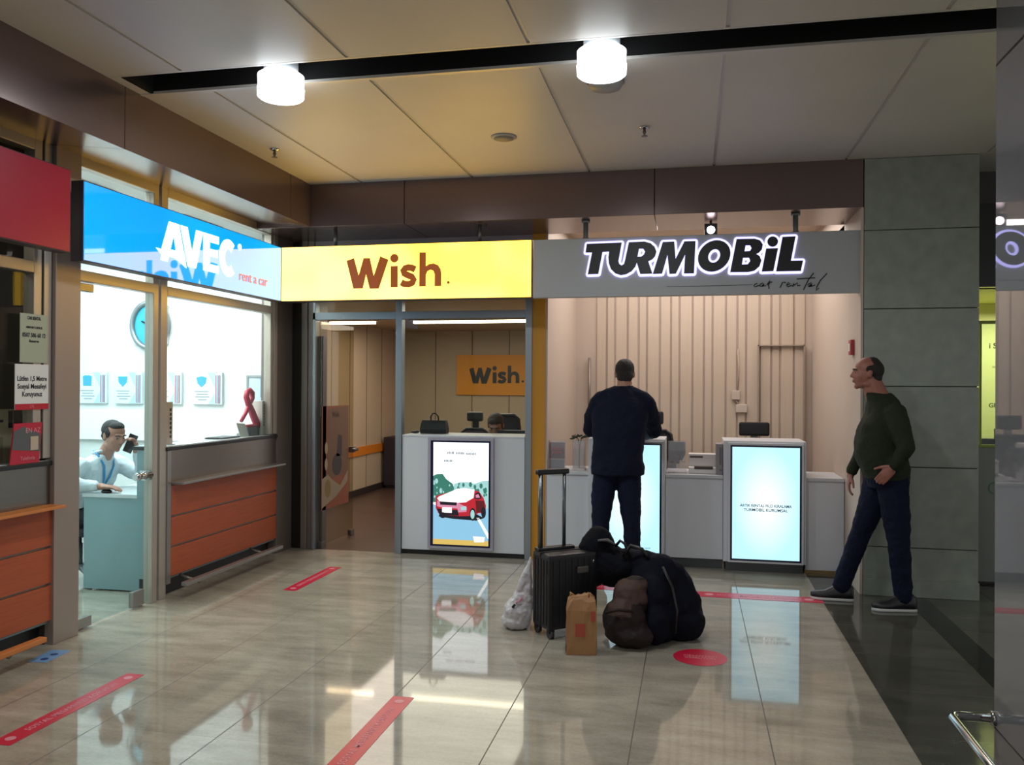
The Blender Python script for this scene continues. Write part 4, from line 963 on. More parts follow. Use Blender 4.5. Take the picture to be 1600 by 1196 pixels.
bm = newbm(); ellipsoid(bm, P4(0, -.02, .050), .081, .090, .080, R4, 22, 14); ellipsoid(bm, P4(0, .03, .07), .062, .05, .04, R4); ellipsoid(bm, P4(0, -.05, 0), .07, .055, .06, R4)
for sx in (-1, 1): ellipsoid(bm, P4(sx*.064, .0, .026), .016, .036, .044, R4)
soft('hair', bm, .006, 2, HAIR_D, p4, hc, .006, .02)
eyes(P4, R4, p4)

# ================================================================ CHAIRS
def office_chair(label, x, y, face, top=1.15, headrest=None, colm=None, width=.46, group=None, seat_z=.47, light=False, lean=.06):
    """face = rotation; the sitter looks along local -Y"""
    t = thing('office_chair', label, 'chair', (x, y, 0), face, group)
    cm = colm or BLACK; fm = mat('chair_mesh_black', '#17161a', .7)
    bm = newbm(); box(bm, -.24, .24, -.24, .23, seat_z-.05, seat_z+.01, bev=.025); obj('seat', bm, fm, t)
    b0 = seat_z+.10
    bm = newbm(); pts = [(-width/2, .25, b0+.05), (-width/2-.01, .27, (b0+top)/2), (-width/2+.03, .25+lean, top-.04), (-width/2+.08, .25+lean, top), (width/2-.08, .25+lean, top), (width/2-.03, .25+lean, top-.04), (width/2+.01, .27, (b0+top)/2), (width/2, .25, b0+.05), (width/2-.06, .24, b0), (-width/2+.06, .24, b0)]
    tube(bm, pts, .016, 8, closed=True); fr_ = obj('back_frame', bm, cm, t)
    bm = newbm(); ring = [Vector(p) for p in pts]; f1 = [bm.verts.new(p+Vector((0, -.004, 0))) for p in ring]; bm.faces.new(f1)
    r = bmesh.ops.extrude_face_region(bm, geom=bm.faces[:]); bmesh.ops.translate(bm, vec=(0, .008, 0), verts=[v for v in r['geom'] if isinstance(v, bmesh.types.BMVert)])
    obj('backrest', bm, mat('see_through_mesh', '#4a4144', .8) if light else fm, t)
    if headrest:
        z0, z1, w_, ox = headrest
        bm = newbm(); box(bm, ox-w_/2, ox+w_/2, .24+lean, .30+lean, z0, z1, bev=.022); obj('headrest', bm, BLACK, t)
        bm = newbm(); box(bm, ox-.035, ox+.035, .29+lean, .31+lean, top-.25, z0+.03, bev=.004); obj('headrest_stem', bm, mat('pale_chair_plastic', '#b9b3ad', .5) if not light else BLACK, t)
    bm = newbm(); lathe(bm, [(.028, .10), (.028, .30), (.020, .30), (.020, seat_z-.04)], 0, 0, 16); obj('gas_column', bm, cm, t)
    for k in range(5):
        a = 2*PI*k/5+.3; c, s_ = math.cos(a), math.sin(a)
        bm = newbm(); tube(bm, [(0, 0, .115), (c*.15, s_*.15, .10), (c*.28, s_*.28, .075)], [.024, .02, .014], 8); obj('base_leg', bm, cm, t)
        bm = newbm(); tube(bm, [(c*.28-s_*.018, s_*.28+c*.018, .031), (c*.28+s_*.018, s_*.28-c*.018, .031)], .03, 14); obj('caster', bm, BLACK, t)
    for sx in (-1, 1):
        bm = newbm(); tube(bm, [(sx*.25, .05, seat_z-.03), (sx*.285, .03, seat_z+.05), (sx*.285, 0, seat_z+.19)], .014, 8); box(bm, sx*.285-.03, sx*.285+.03, -.12, .10, seat_z+.19, seat_z+.215, bev=.008); obj('armrest', bm, cm, t)
    return t
office_chair('black mesh chair with a tall headrest beside the bowed seated man', -2.25, 8.42, 0, 1.12, (1.20, 1.30, .175, 0), light=True, width=.34)
office_chair('rounded black chair behind the bowed seated man', -1.90, 8.45, 0, 1.27, width=.30)
office_chair('black chair with wide headrest behind the right glowing screen', .60, 8.30, 0, 1.06, (1.10, 1.235, .29, 0))
office_chair('black chair with small headrest partly hidden behind the standing customer', -.40, 8.30, 0, 1.14, (1.20, 1.33, .21, .02), colm=BLACK)
office_chair('pale based office chair under the seated man in white shirt', -4.80, 5.95, PI/2, .86, seat_z=.44, colm=mat('chair_base_grey', '#8a9094', .4, .6))

# ================================================================ AGENCY INTERIOR
t = thing('office_desk', 'pale office desk with blank front panel in the glass agency', 'desk', (-4.35, 5.84, 0))
PANEL = mat('pale_desk_panel', '#86a1a6', .4)
for nm, b in (('desk_top', (-4.57, -4.075, 5.69, 7.0, .71, .74)),): rel(boxobj(nm, b, mat('desk_top_white', '#c9cfd0', .35), bev=.003), t)
rel(boxobj('front_panel', (-4.56, -4.06, 5.70, 5.72, .01, .71), PANEL, bev=.002), t)
rel(boxobj('end_panel', (-4.55, -4.08, 6.96, 6.99, .01, .71), PANEL), t)
t = thing('computer_mouse', 'black computer mouse under the seated agent\'s hand', 'mouse', (-4.352, 5.73, .751))
t.location = (-4.385, 5.73, .741)
bm = newbm(); ellipsoid(bm, (0, 0, .010), .045, .028, .018); obj('mouse_body', bm, BLACK, t)
bm = newbm(); ellipsoid(bm, (.025, 0, .026), .009, .004, .005); obj('scroll_wheel', bm, STEEL_D, t)
# certificates on the back wall
CW = mat('certificate_white', '#cfd9de', .3); CB = mat('certificate_blue', '#3f9fc4', .4); CBL = mat('certificate_pale_blue', '#a8d3e4', .4); CR = mat('certificate_red_stripe', '#b0505c', .4)
for i, (x0, x1, lab, em) in enumerate(((-6.37, -6.03, 'leftmost certificate plaque on the agency wall, rounded square emblem', 0), (-5.94, -5.61, 'certificate plaque with solid shield emblem, right of the leftmost one', 1), (-5.50, -5.15, 'certificate plaque half hidden by the door mullion, under the clock', 2), (-5.03, -4.69, 'rightmost certificate plaque on the agency wall, shield with star', 3))):
    t = thing('certificate_plaque', lab, 'plaque', ((x0+x1)/2, 7.90, 1.37), 0, 'certificate plaques in a row')
    W = x1-x0
    bm = newbm(); box(bm, -W/2, W/2, -.035, -.0, 0, .33, bev=.004); obj('board', bm, CW, t)
    bm = newbm(); flat(bm, [(W*.02, .33), (W*.27, .33), (W*.27, .17)], -.0362, 0); flat(bm, [(W*.05, .003), (W*.27, .003), (W*.27, .12)], -.0362, 0); obj('corner_tint', bm, CBL, t, recalc=False)
    bm = newbm()
    for k, mi in ((0, 0), (1, 1), (2, 0), (3, 2)): box(bm, W*(.29+.045*k), W*(.315+.045*k), -.0375, -.0355, .01, .30, mi)
    obj('stripes', bm, [CR, CB, mat('certificate_dark', '#4c5f70', .4)], t)
    sh = {0: [(-.05, -.05), (.05, -.05), (.055, .05), (.03, .06), (-.03, .06), (-.055, .05)], 1: [(-.055, .05), (.055, .05), (.05, -.01), (0, -.06), (-.05, -.01)], 2: [(-.055, .05), (.055, .05), (.05, -.02), (0, -.055), (-.05, -.02)], 3: [(-.06, .04), (0, .055), (.06, .04), (.045, -.02), (0, -.06), (-.045, -.02)]}[em]
    bm = newbm(); flat(bm, [(a-.06, b+.235) for a, b in sh], -.0368, 0); obj('emblem', bm, CB, t, recalc=False)
    bm = newbm()
    for k, (a, b) in enumerate(((-.14, .02), (-.12, .01), (-.13, .03), (-.10, 0))): box(bm, a, b, -.0372, -.0355, .13-.028*k, .137-.028*k)
    obj('small_print', bm, mat('certificate_print', '#7d8b95', .6), t)
t = thing('wall_clock', 'round wall clock with teal face and grey rim, behind the door mullion', 'clock', (-5.52, 7.90, 2.19))
bm = newbm(); tube(bm, [(.205*math.cos(2*PI*k/36), -.04, .235*math.sin(2*PI*k/36)) for k in range(36)], .028, 10, closed=True); obj('rim', bm, mat('clock_grey_rim', '#8b8f93', .3, .5), t)
bm = newbm(); bm.faces.new([bm.verts.new((.2*math.cos(-2*PI*k/36), -.035, .23*math.sin(-2*PI*k/36))) for k in range(36)]); obj('face', bm, mat('clock_teal_face', '#3ba3b8', .3), t, recalc=False)
bm = newbm(); box(bm, -.2, .2, -.03, 0, -.2, .2); obj('back_case', bm, WHITE, t)
bm = newbm(); tube(bm, [(0, -.045, 0), (.03, -.045, .12)], .006, 6); tube(bm, [(0, -.045, 0), (-.09, -.045, .04)], .008, 6); obj('hands', bm, BLACK, t)
# things on the agency counter
ZT = 1.117
t = thing('card_banner', 'narrow pale pink card banner standing behind the door mullion', 'banner', (-3.89, 5.775, ZT))
bm = newbm(); box(bm, -.006, .006, -.06, .045, 0, .325); obj('card', bm, mat('pale_pink_card', '#d2b3a5', .6), t)
bm = newbm()
for k in range(7): box(bm, .0055, .0075, .008, .028, .05+.034*k, .072+.034*k)
obj('banner_lettering', bm, PRINT, t); 
bm = newbm(); box(bm, -.03, .03, -.06, .045, 0, .006); obj('foot', bm, CW, t)
t = thing('counter_tray', 'flat black tray lying on the agency counter', 'tray', (-3.93, 6.62, ZT))
bm = newbm(); box(bm, -.08, .08, -.16, .14, 0, .010, bev=.003); obj('tray', bm, BLACK, t)
bm = newbm(); box(bm, -.07, .07, -.15, .13, .010, .013); obj('sheet', bm, mat('grey_sheet', '#60666a', .5), t)
t = thing('card_stand', 'small white card tilted in front of the red ampersand', 'card', (-3.87, 6.87, ZT), .15)
bm = newbm(); vs = [(0, -.10, 0), (0, .10, 0), (-.03, .08, .11), (-.03, -.12, .125)]; f = bm.faces.new([bm.verts.new(v) for v in vs]); r = bmesh.ops.extrude_face_region(bm, geom=[f]); bmesh.ops.translate(bm, vec=(-.004, 0, 0), verts=[v for v in r['geom'] if isinstance(v, bmesh.types.BMVert)]); obj('card', bm, PAPER, t)
bm = newbm(); box(bm, -.05, -.02, -.06, .06, 0, .03); obj('holder', bm, mat('card_holder_grey', '#8f9496', .4), t)
t = thing('ampersand_ornament', 'red ampersand ornament standing on the agency counter', 'ornament', (-3.90, 7.03, ZT))
bm = newbm()
pts = [(-.17, .135), (-.10, .20), (-.03, .28), (.02, .335), (.02, .385), (-.025, .41), (-.07, .395), (-.085, .35), (-.05, .29), (.01, .22), (.08, .13), (.14, .06), (.17, .02)]
tube(bm, [(0, a, b) for a, b in pts], [.016, .018, .020, .022, .024, .024, .024, .026, .028, .032, .034, .026, .02], 10); tube(bm, [(0, .17, .185), (0, .14, .15), (0, .10, .10), (0, .03, .085), (0, -.08, .09)], [.010, .018, .022, .018, .012], 10)
obj('ampersand', bm, mat('raspberry_red', '#b4163c', .35), t)
bm = newbm(); box(bm, -.03, .03, -.06, .10, 0, .075, bev=.004); obj('base_block', bm, mat('black_base_block', '#222a2e', .4), t)
t = thing('white_box', 'white carton with dark vertical print in the corner of the agency window', 'box', (-3.90, 7.20, ZT))
bm = newbm(); box(bm, -.05, .05, -.055, .06, 0, .31, bev=.002); obj('carton', bm, mat('carton_white', '#c5bdb6', .6), t)
bm = newbm()
for k in range(8): box(bm, .0505, .052, -.03, -.012, .08+.026*k, .098+.026*k); 
for k in range(6): box(bm, .0505, .052, .025, .038, .08+.026*k, .10+.026*k)
obj('carton_print', bm, PRINT, t)
t = thing('wall_card', 'blue card on the back wall of the agency near the window corner', 'card', (-4.21, 7.86, 1.45), -PI/2)
bm = newbm(); box(bm, -.004, .004, -.045, .035, .0, .20); obj('card', bm, mat('card_blue', '#2b6f9c', .4), t)
bm = newbm(); box(bm, .004, .006, -.045, .035, .075, .08); obj('fold_line', bm, mat('card_line_blue', '#5b94b8', .4), t)
t = thing('picture_frame', 'grey framed sheet on the back wall of the agency, above the red ampersand', 'picture', (-4.28, 7.88, 1.20), -PI/2)
bm = newbm()
for b in ((-.012, .012, -.14, -.12, 0, .47), (-.012, .012, .14, .16, 0, .47), (-.012, .012, -.12, .14, 0, .02), (-.012, .012, -.12, .14, .45, .47)): box(bm, *b)
obj('frame', bm, mat('frame_grey', '#8d9695', .4), t)
bm = newbm(); box(bm, -.008, .004, -.12, .14, .02, .45); obj('sheet', bm, mat('bluish_sheet', '#bccbd6', .5), t)

# ================================================================ LEFT SHOP: notices on the pane
def notice(label, y0, y1, z0, z1, col, lines, red=None, x=-3.779, tm=PRINT, tilt=0):
    t = thing('window_notice', label, 'notice', (x, (y0+y1)/2, z0)); W = y1-y0; H = z1-z0
    bm = newbm(); box(bm, -.004, 0, -W/2, W/2, 0, H); obj('sheet', bm, col, t)
    if red:
        bm = newbm(); box(bm, 0, .0012, -W/2, W/2, 0, H*red); obj('red_band', bm, mat('notice_red', '#b3182f', .4), t)
    for s_, sz, v, w_ in lines:
        o = text('notice_lettering', s_, sz, tm, t, 'x', (.0014, 0, H*v), .0003, off=.0008); o.scale = (w_*W/max(o.dimensions.x, .01), 1, 1)
    if tilt: t.rotation_euler[0] = tilt
    return t
notice('pale green-grey opening notice on the left window, topmost', 4.19, 4.40, 1.70, 1.985, mat('pale_green_paper', '#9ea590', .6), [('CAR RENTAL', .026, .91, .5), ('0507 586 60 12', .034, .56, .85), ('Reserve', .020, .44, .35), ('AIRPORT OFFICE', .016, .72, .6)])
t = notice('white distancing notice with red band, Lutfen 1,5 Metre, on the left window', 4.155, 4.412, 1.425, 1.69, PAPER, [('Lütfen 1,5 Metre', .040, .68, .88), ('Sosyal Mesafeyi', .040, .51, .86), ('Koruyunuz', .040, .34, .60)], .13)
o = text('notice_lettering', 'LTL', .022, mat('pink_print', '#d98c96', .5), t, 'x', (.0016, 0, .017), .0003)
t = thing('leaflet', 'red leaflet with a grey photo, standing at the end of the left counter', 'leaflet', (-3.780, 4.25, 1.113), 0)
bm = newbm(); vs = [(0, -.13, 0), (0, .09, .0), (-.0, .115, .215), (0, -.06, .215)]; W_ = [(.002, -.13, 0), (.002, .09, 0), (.002, .115, .235), (.002, -.10, .235)]
f = bm.faces.new([bm.verts.new(v) for v in W_]); r = bmesh.ops.extrude_face_region(bm, geom=[f]); bmesh.ops.translate(bm, vec=(-.006, 0, 0), verts=[v for v in r['geom'] if isinstance(v, bmesh.types.BMVert)]); obj('cover', bm, mat('leaflet_red', '#b51d38', .4), t)
bm = newbm(); f = bm.faces.new([bm.verts.new((.0035, a, b)) for a, b in ((-.115, .085), (.095, .065), (.10, .165), (-.03, .215), (-.105, .19))]); obj('photo', bm, mat('leaflet_grey_photo', '#54585a', .4), t, recalc=False)
bm = newbm(); box(bm, .004, .006, .02, .08, .075, .155); obj('phone_picture', bm, mat('leaflet_cream', '#b8a894', .5), t)
o = text('leaflet_lettering', 'EN AZ', .04, mat('pink_print', '#d98c96'), t, 'x', (.0045, .04, .19), .0003); o = text('leaflet_lettering', 'Telefonla', .03, mat('pink_print', '#d98c96'), t, 'x', (.0045, .0, .03), .0003)
t = thing('cream_folder_board', 'cream display board with dark label strips behind the red leaflet', 'board', (-3.90, 4.14, ZT))
bm = newbm(); box(bm, -.02, .0, -.36, .14, 0, .31, bev=.002); obj('board', bm, mat('cream_board', '#a8957b', .6), t)
bm = newbm(); box(bm, 0, .003, -.02, .06, .235, .25, 0); box(bm, 0, .003, -.20, -.03, .17, .19, 0); box(bm, 0, .003, .10, .13, .20, .30, 0); obj('label_strip', bm, PRINT, t)
bm = newbm(); box(bm, 0, .002, -.08, .06, .0, .15); obj('printed_panel', bm, mat('cream_print', '#8e7c66', .6), t)

# ================================================================ MIDDLE OFFICE
t = thing('tote_bag', 'black tote bag with looped handle standing on the middle counter', 'bag', (-2.425, 7.86, 1.116))
bm = newbm(); rings = []
for z, hw, hd in ((0, .128, .05), (.04, .13, .055), (.10, .122, .045), (.128, .115, .028)):
    rings.append([(-hw, -hd, z), (hw, -hd, z), (hw, hd, z), (-hw, hd, z)])
loft(bm, rings, smooth=False); obj('bag_body', bm, mat('black_bag_leather', '#100f13', .5, bump=.2), t)
bm = newbm(); tube(bm, [(-.035, 0, .125), (-.038, 0, .16), (-.02, 0, .19), (.01, 0, .195), (.035, 0, .165), (.04, 0, .125)], .007, 8); obj('handle', bm, BLACK, t)
t = thing('sunglasses_case', 'small dark clutter of a case left of the tote bag', 'case', (-2.60, 7.80, 1.116))
bm = newbm(); ellipsoid(bm, (0, 0, .014), .045, .02, .014); obj('case', bm, BLACK, t)
bm = newbm(); ellipsoid(bm, (.02, 0, .027), .012, .01, .006); obj('clasp', bm, STEEL_D, t)
t = thing('computer_monitor', 'low dark monitor edge beside the bowed seated man', 'monitor', (-1.66, 8.12, .76))
bm = newbm(); box(bm, -.20, .20, -.02, .02, .10, .385, bev=.005); obj('housing', bm, BLACK, t)
bm = newbm(); box(bm, -.03, .03, 0, .02, .01, .12); box(bm, -.10, .10, -.06, .06, 0, .012); obj('stand', bm, BLACK, t)
t = thing('office_desk', 'office desk behind the middle white counter', 'desk', (-1.85, 8.1, 0))
bm = newbm(); box(bm, -2.0, -1.45, 8.02, 8.22, .72, .76); rel(obj('desk_top', bm, WHITE), t)
t.location = (-1.85, 8.1, 0)
for x_ in (-1.99, -1.47): rel(boxobj('leg_panel', (x_-.01, x_+.01, 8.03, 8.20, 0, .72), WHITE), t)
# poster on the open door leaf
t = thing('door_poster', 'brown and orange tall poster stuck on the open glass door', 'poster', (-3.49, 7.98, .36))
bm = newbm(); vs = [(0, -.34, .0), (0, .33, .06), (0, .31, 1.0), (0, -.34, 1.02)]
def yz(bm, pts, x, mi=0):
    f = bm.faces.new([bm.verts.new((x, a, b)) for a, b in pts]); f.material_index = mi
box(bm, -.004, .0, -.34, .32, .0, 1.01)
obj('sheet', bm, mat('poster_orange_brown', '#8a4a2c', .5), t)
bm = newbm(); yz(bm, [(-.20, .30), (.30, .30), (.30, 1.0), (-.20, .98)], .001); obj('brown_field', bm, mat('poster_brown', '#6d4d33', .5), t, recalc=False)
bm = newbm(); yz(bm, [(-.34, .02), (.0, .10), (.28, .22), (.30, .34), (.1, .20), (-.1, .28), (-.2, .34), (-.34, .3)], .0015); obj('pale_swoosh', bm, mat('poster_pale', '#94836c', .5), t, recalc=False)
bm = newbm(); yz(bm, circ(.02, .42, .12, 18, .11), .002); yz(bm, [(.0, .5), (.14, .5), (.14, .7), (.05, .72)], .002); obj('dark_figure', bm, mat('poster_dark', '#33262a', .5), t, recalc=False)
for a, b in ((-.24, .60), (-.24, .44)):
    bm = newbm(); yz(bm, circ(a, b, .035, 12, .06), .002); obj('badge', bm, mat('poster_badge', '#a08a6c', .5), t, recalc=False)
bm = newbm(); yz(bm, circ(-.20, .20, .07, 20, .09), .0022); obj('round_badge', bm, mat('poster_olive', '#7f6a3c', .5), t, recalc=False)
o = text('poster_lettering', 'Wish', .08, mat('poster_dark', '#33262a'), t, 'x', (.0025, -.02, .92), .0003)
# hidden room shelf edge
t = thing('office_cabinet', 'dark low cabinet end deep inside the middle office', 'cabinet', (-4.35, 12.6, 0))
bm = newbm(); box(bm, -.25, .25, -.3, .3, .05, .78); obj('body', bm, mat('dark_cabinet', '#231b24', .5), t)
bm = newbm(); box(bm, -.23, .23, -.28, .28, 0, .05); obj('plinth', bm, BLACK, t)

# ================================================================ ON THE RIGHT COUNTERS
ZL = .8125
ACR = glass_mat('clear_acrylic', '#f0f0f2', 2.0, 1.49, haze=.10, haze_col='#dddddd')
t = thing('card_display', 'clear stand with a maroon card, at the left end of the low counter', 'card', (-1.205, 7.70, ZL))
bm = newbm(); box(bm, -.082, .082, -.006, .0, 0, .27); box(bm, -.082, .082, -.05, .05, 0, .004); obj('acrylic_stand', bm, ACR, t)
bm = newbm(); box(bm, -.072, .072, .001, .005, .10, .25); obj('maroon_card', bm, mat('maroon_card', '#6c2a45', .5), t)
o = text('card_lettering', 'KREDI\nKARTI', .035, mat('pink_print', '#d98c96'), t, 'y', (0, -.0065, .175), .0003)
bm = newbm(); box(bm, -.07, .07, .001, .006, .01, .095); obj('grey_card', bm, mat('grey_card', '#9a99a6', .5), t)
t = thing('bud_vase', 'clear square vase with an arching dark green sprig, left of the customer', 'vase', (-1.0, 7.70, ZL))
bm = newbm()
for b in ((-.055, -.048, -.05, .05, .012, .27), (.048, .055, -.05, .05, .012, .27), (-.048, .048, -.05, -.045, .012, .27), (-.048, .048, .045, .05, .012, .27)): box(bm, *b)
obj('glass_body', bm, ACR, t)
bm = newbm(); box(bm, -.058, .058, -.055, .055, 0, .02, bev=.003); obj('vase_base', bm, mat('vase_base_white', '#cfc5c0', .4), t)
bm = newbm(); tube(bm, [(0, 0, .02), (0, 0, .2), (-.01, 0, .28), (-.035, 0, .325), (-.065, 0, .31)], .004, 6); tube(bm, [(0, 0, .2), (.02, 0, .30), (.06, 0, .32)], .004, 6)
obj('stem', bm, mat('sprig_green', '#2a3222', .6), t)
bm = newbm()
for k in range(9):
    a = -.07+.016*k; ellipsoid(bm, (a, random.uniform(-.02, .02), .315-abs(a)*.3+random.uniform(-.01, .01)), .020, .006, .009, Matrix.Rotation(random.uniform(-.8, .8), 3, 'Y'), 8, 6)
obj('leaves', bm, mat('sprig_green', '#2a3222'), t)
t = thing('sanitizer_stand', 'clear dispenser stand with dark front panel, right of the customer', 'dispenser', (-.125, 7.72, ZL))
bm = newbm(); box(bm, -.085, .085, -.07, .07, 0, .10, bev=.004); obj('acrylic_base', bm, ACR, t)
bm = newbm(); box(bm, -.078, .078, -.03, -.02, .10, .285, bev=.004); obj('acrylic_back', bm, ACR, t)
bm = newbm(); f = None
rings = [[(-a, y_, z) for a in ()] for y_ in ()]
loft(bm, [[(-.045, -.012, .11), (.045, -.012, .11), (.045, .0, .11), (-.045, .0, .11)], [(-.072, -.012, .17), (.072, -.012, .17), (.072, 0, .17), (-.072, 0, .17)], [(-.075, -.012, .275), (.068, -.012, .275), (.068, 0, .275), (-.075, 0, .275)]], smooth=False)
obj('dark_panel', bm, mat('dark_mauve_panel', '#2c242e', .4), t)
bm = newbm(); box(bm, -.02, .02, -.04, -.01, .08, .15, bev=.003); obj('nozzle', bm, mat('nozzle_grey', '#8f8d94', .4), t)
t = thing('desktop_printer', 'white desktop printer between the two glowing screens', 'printer', (.10, 7.80, ZL))
bm = newbm(); box(bm, -.125, .115, -.15, .12, 0, .055, bev=.006); obj('paper_base', bm, mat('printer_white', '#d9d5d2', .4), t)
bm = newbm(); box(bm, -.125, .115, -.02, .12, .055, .165, bev=.006); obj('housing', bm, mat('printer_white', '#d9d5d2'), t)
bm = newbm(); box(bm, -.075, .085, -.152, -.1, .040, .065); obj('output_slot', bm, mat('slot_dark', '#4a3f3e', .5), t)
bm = newbm(); box(bm, -.115, .0, -.022, -.015, .13, .148); obj('control_strip', bm, mat('strip_brown', '#5e5049', .5), t)
t = thing('document_box', 'narrow grey upright file box left of the right glowing screen', 'box', (.237, 7.70, ZL))
bm = newbm(); box(bm, -.028, .028, -.10, .10, 0, .27, bev=.002); obj('box_body', bm, mat('mauve_grey_box', '#8b8488', .5), t)
bm = newbm(); box(bm, .0, .02, -.102, -.1, .09, .24, 0); box(bm, .0, .022, -.102, -.1, .035, .05, 0); obj('box_label', bm, mat('box_label_grey', '#6a6468', .5), t)
t = thing('call_point', 'small red alarm call point on the white side wall', 'alarm', (1.262, 7.20, 1.90))
bm = newbm(); box(bm, -.03, 0, -.05, .05, -.06, .06, bev=.004); obj('red_case', bm, mat('alarm_red', '#a8323a', .4), t)
bm = newbm(); box(bm, -.034, -.029, -.03, .03, -.03, .03); obj('press_plate', bm, PAPER, t)
t = thing('thermostat', 'small pale wall controller with cable on the slatted wall', 'thermostat', (.47, 9.57, 1.44))
bm = newbm(); box(bm, -.045, .045, -.03, 0, 0, .10, bev=.008); obj('case', bm, mat('thermostat_white', '#c2b4a8', .5), t)
bm = newbm(); box(bm, -.0, .12, -.03, 0, -.14, -.05, bev=.008); obj('lower_box', bm, mat('thermostat_white', '#c2b4a8'), t)
bm = newbm(); tube(bm, [(.02, -.01, .1), (.03, -.01, .3), (.02, -.01, .55)], .006, 6); tube(bm, [(.0, -.01, 0), (.03, -.01, -.06)], .008, 6); obj('cable', bm, mat('cable_beige', '#b09f90', .5), t)
t = thing('wall_pull_bar', 'thin vertical grey bar on the wall left of the customer', 'bar', (-1.13, 9.57, 1.0))
bm = newbm(); tube(bm, [(0, -.02, 0), (0, -.02, .90)], .016, 10); obj('bar', bm, mat('bar_grey', '#8b8078', .4, .4), t)
bm = newbm(); tube(bm, [(0, -.02, .1), (0, .03, .1)], .01, 8); tube(bm, [(0, -.02, .8), (0, .03, .8)], .01, 8); obj('standoff', bm, STEEL_D, t)

# right kiosk: writing on its glass, small black box on its counter
t = thing('window_lettering', 'green price list lettering on the glass of the lime kiosk', 'lettering', (2.42, 7.495, 1.5))
GP = mat('green_print', '#5c8f2a', .5)
for s_, sz, z_ in (('i SCO', .062, .42), ('Mini', .026, .32), ('Ekonomik', .026, .25), ('Orta', .026, .18), ('Ust', .026, .11), ('Luks', .026, .04), ('GREEN', .050, -.06)): text('line_lettering', s_, sz, GP if sz > .03 else mat('pale_olive_print', '#8f9948', .5), t, 'y', (0, 0, z_), .0004, off=.001 if sz > .03 else 0, align='CENTER')
t = thing('card_reader', 'black box on the counter of the lime kiosk', 'box', (2.42, 7.60, 1.10))
bm = newbm(); box(bm, -.13, .10, -.05, .05, 0, .07, bev=.004); obj('case', bm, BLACK, t)
bm = newbm(); box(bm, 0, .07, -.02, .02, .07, .15, bev=.003); obj('display', bm, BLACK, t)
t = text('counter_logo', 'C', .15, mat('green_logo', '#3f7f63', .5), None, 'y', (2.385, 7.496, .77), .0015, off=-.004); tag(t, 'green C shaped logo on the front of the grey-green counter', 'logo')

# ================================================================ GLASS PANEL WITH GUARD RAIL, right edge
t = thing('glass_panel', 'tall reflective grey glass panel at the right edge of the photo', 'glass panel', (1.25, 2.9, 0))
bm = newbm(); box(bm, -.006, .006, -1.9, 1.0, .02, 3.32); o = obj('pane', bm, glass_mat('smoked_glass', '#50555a', 7.0, 1.5, .02, .62, '#9a9da2'), t)  # diffuse grey mixed in, standing for the haze of reflections on the pane
bm = newbm(); box(bm, -.02, .02, -1.9, .995, 0, .03); obj('floor_channel', bm, STEEL_D, t)
bm = newbm(); box(bm, -.0075, .0075, -1.9, 1.0, 2.93, 2.94); box(bm, -.0075, .0075, -1.9, 1.0, .16, .166); obj('dark_line', bm, BLACK, t)  # thin dark lines along the pane, one high and one low
t = thing('guard_rail', 'low stainless guard rail bent around the foot of the glass panel', 'rail', (1.16, 3.6, 0))
def RP(*p): return [(a-1.16, b-3.6, c) for a, b, c in p]
bm = newbm(); tube(bm, RP((1.225, 3.895, .2), (1.11, 3.895, .2), (1.085, 3.885, .2), (1.075, 3.86, .2), (1.075, 3.4, .2), (1.075, 1.6, .2)), .019, 14); obj('upper_tube', bm, CHROME, t)
bm = newbm()
tube(bm, RP((1.075, 3.0, .2), (1.075, 3.0, 0)), .015, 10); obj('post', bm, CHROME, t)
bm = newbm(); tube(bm, RP((1.075, 2.1, .2), (1.075, 2.1, 0)), .015, 10); obj('post', bm, CHROME, t)
bm = newbm(); tube(bm, RP((1.23, 3.895, .2), (1.246, 3.895, .2)), .03, 14); obj('end_flange', bm, CHROME, t)

# ================================================================ LUGGAGE
def P2W(c, u, v, a, b, z): return (c[0]+u[0]*a+v[0]*b, c[1]+u[1]*a+v[1]*b, z)
SUIT = mat('black_suitcase_shell', '#101015', .42, bump=.1, bscale=80)
t = thing('rolling_suitcase', 'upright black ribbed rolling suitcase with its grey handle pulled out', 'suitcase', (-.79, 5.40, 0), math.radians(39))
bm = newbm(); box(bm, -.18, .18, -.11, .11, .055, .525, bev=.022)
for k in range(5): box(bm, -.184, -.178, -.085+.037*k, -.065+.037*k, .09, .49, bev=.002)
for k in range(7): box(bm, -.15+.045*k, -.125+.045*k, -.114, -.108, .09, .49, bev=.002)
obj('shell', bm, SUIT, t)
bm = newbm(); box(bm, -.182, .182, -.004, .004, .06, .53, bev=.001); obj('zip_line', bm, BLACK, t)
for sx in (-.145, .03):
    bm = newbm(); tube(bm, [(sx, .065, .52), (sx, .065, 1.02)], .0125 if sx > 0 else .017, 10); obj('handle_rod', bm, mat('handle_rod_grey', '#6a6d70', .3, .8), t)
bm = newbm(); box(bm, -.175, .06, .045, .085, 1.01, 1.045, bev=.01); obj('grip', bm, BLACK, t)
bm = newbm(); box(bm, -.19+.02, .10, .04, .10, .52, .545, bev=.008); obj('handle_mount', bm, BLACK, t)
bm = newbm(); box(bm, .02, .10, -.125, -.11, .40, .44, bev=.004); obj('lock', bm, STEEL_D, t)
for a, b in ((-.15, -.08), (.15, -.08), (-.15, .08), (.15, .08)):
    bm = newbm(); tube(bm, [(a-.012, b, .03), (a+.012, b, .03)], .03, 14); obj('wheel', bm, mat('grey_wheel', '#2e3033', .4), t)
    bm = newbm(); box(bm, a-.02, a+.02, b-.018, b+.018, .035, .06, bev=.004); obj('wheel_mount', bm, BLACK, t)

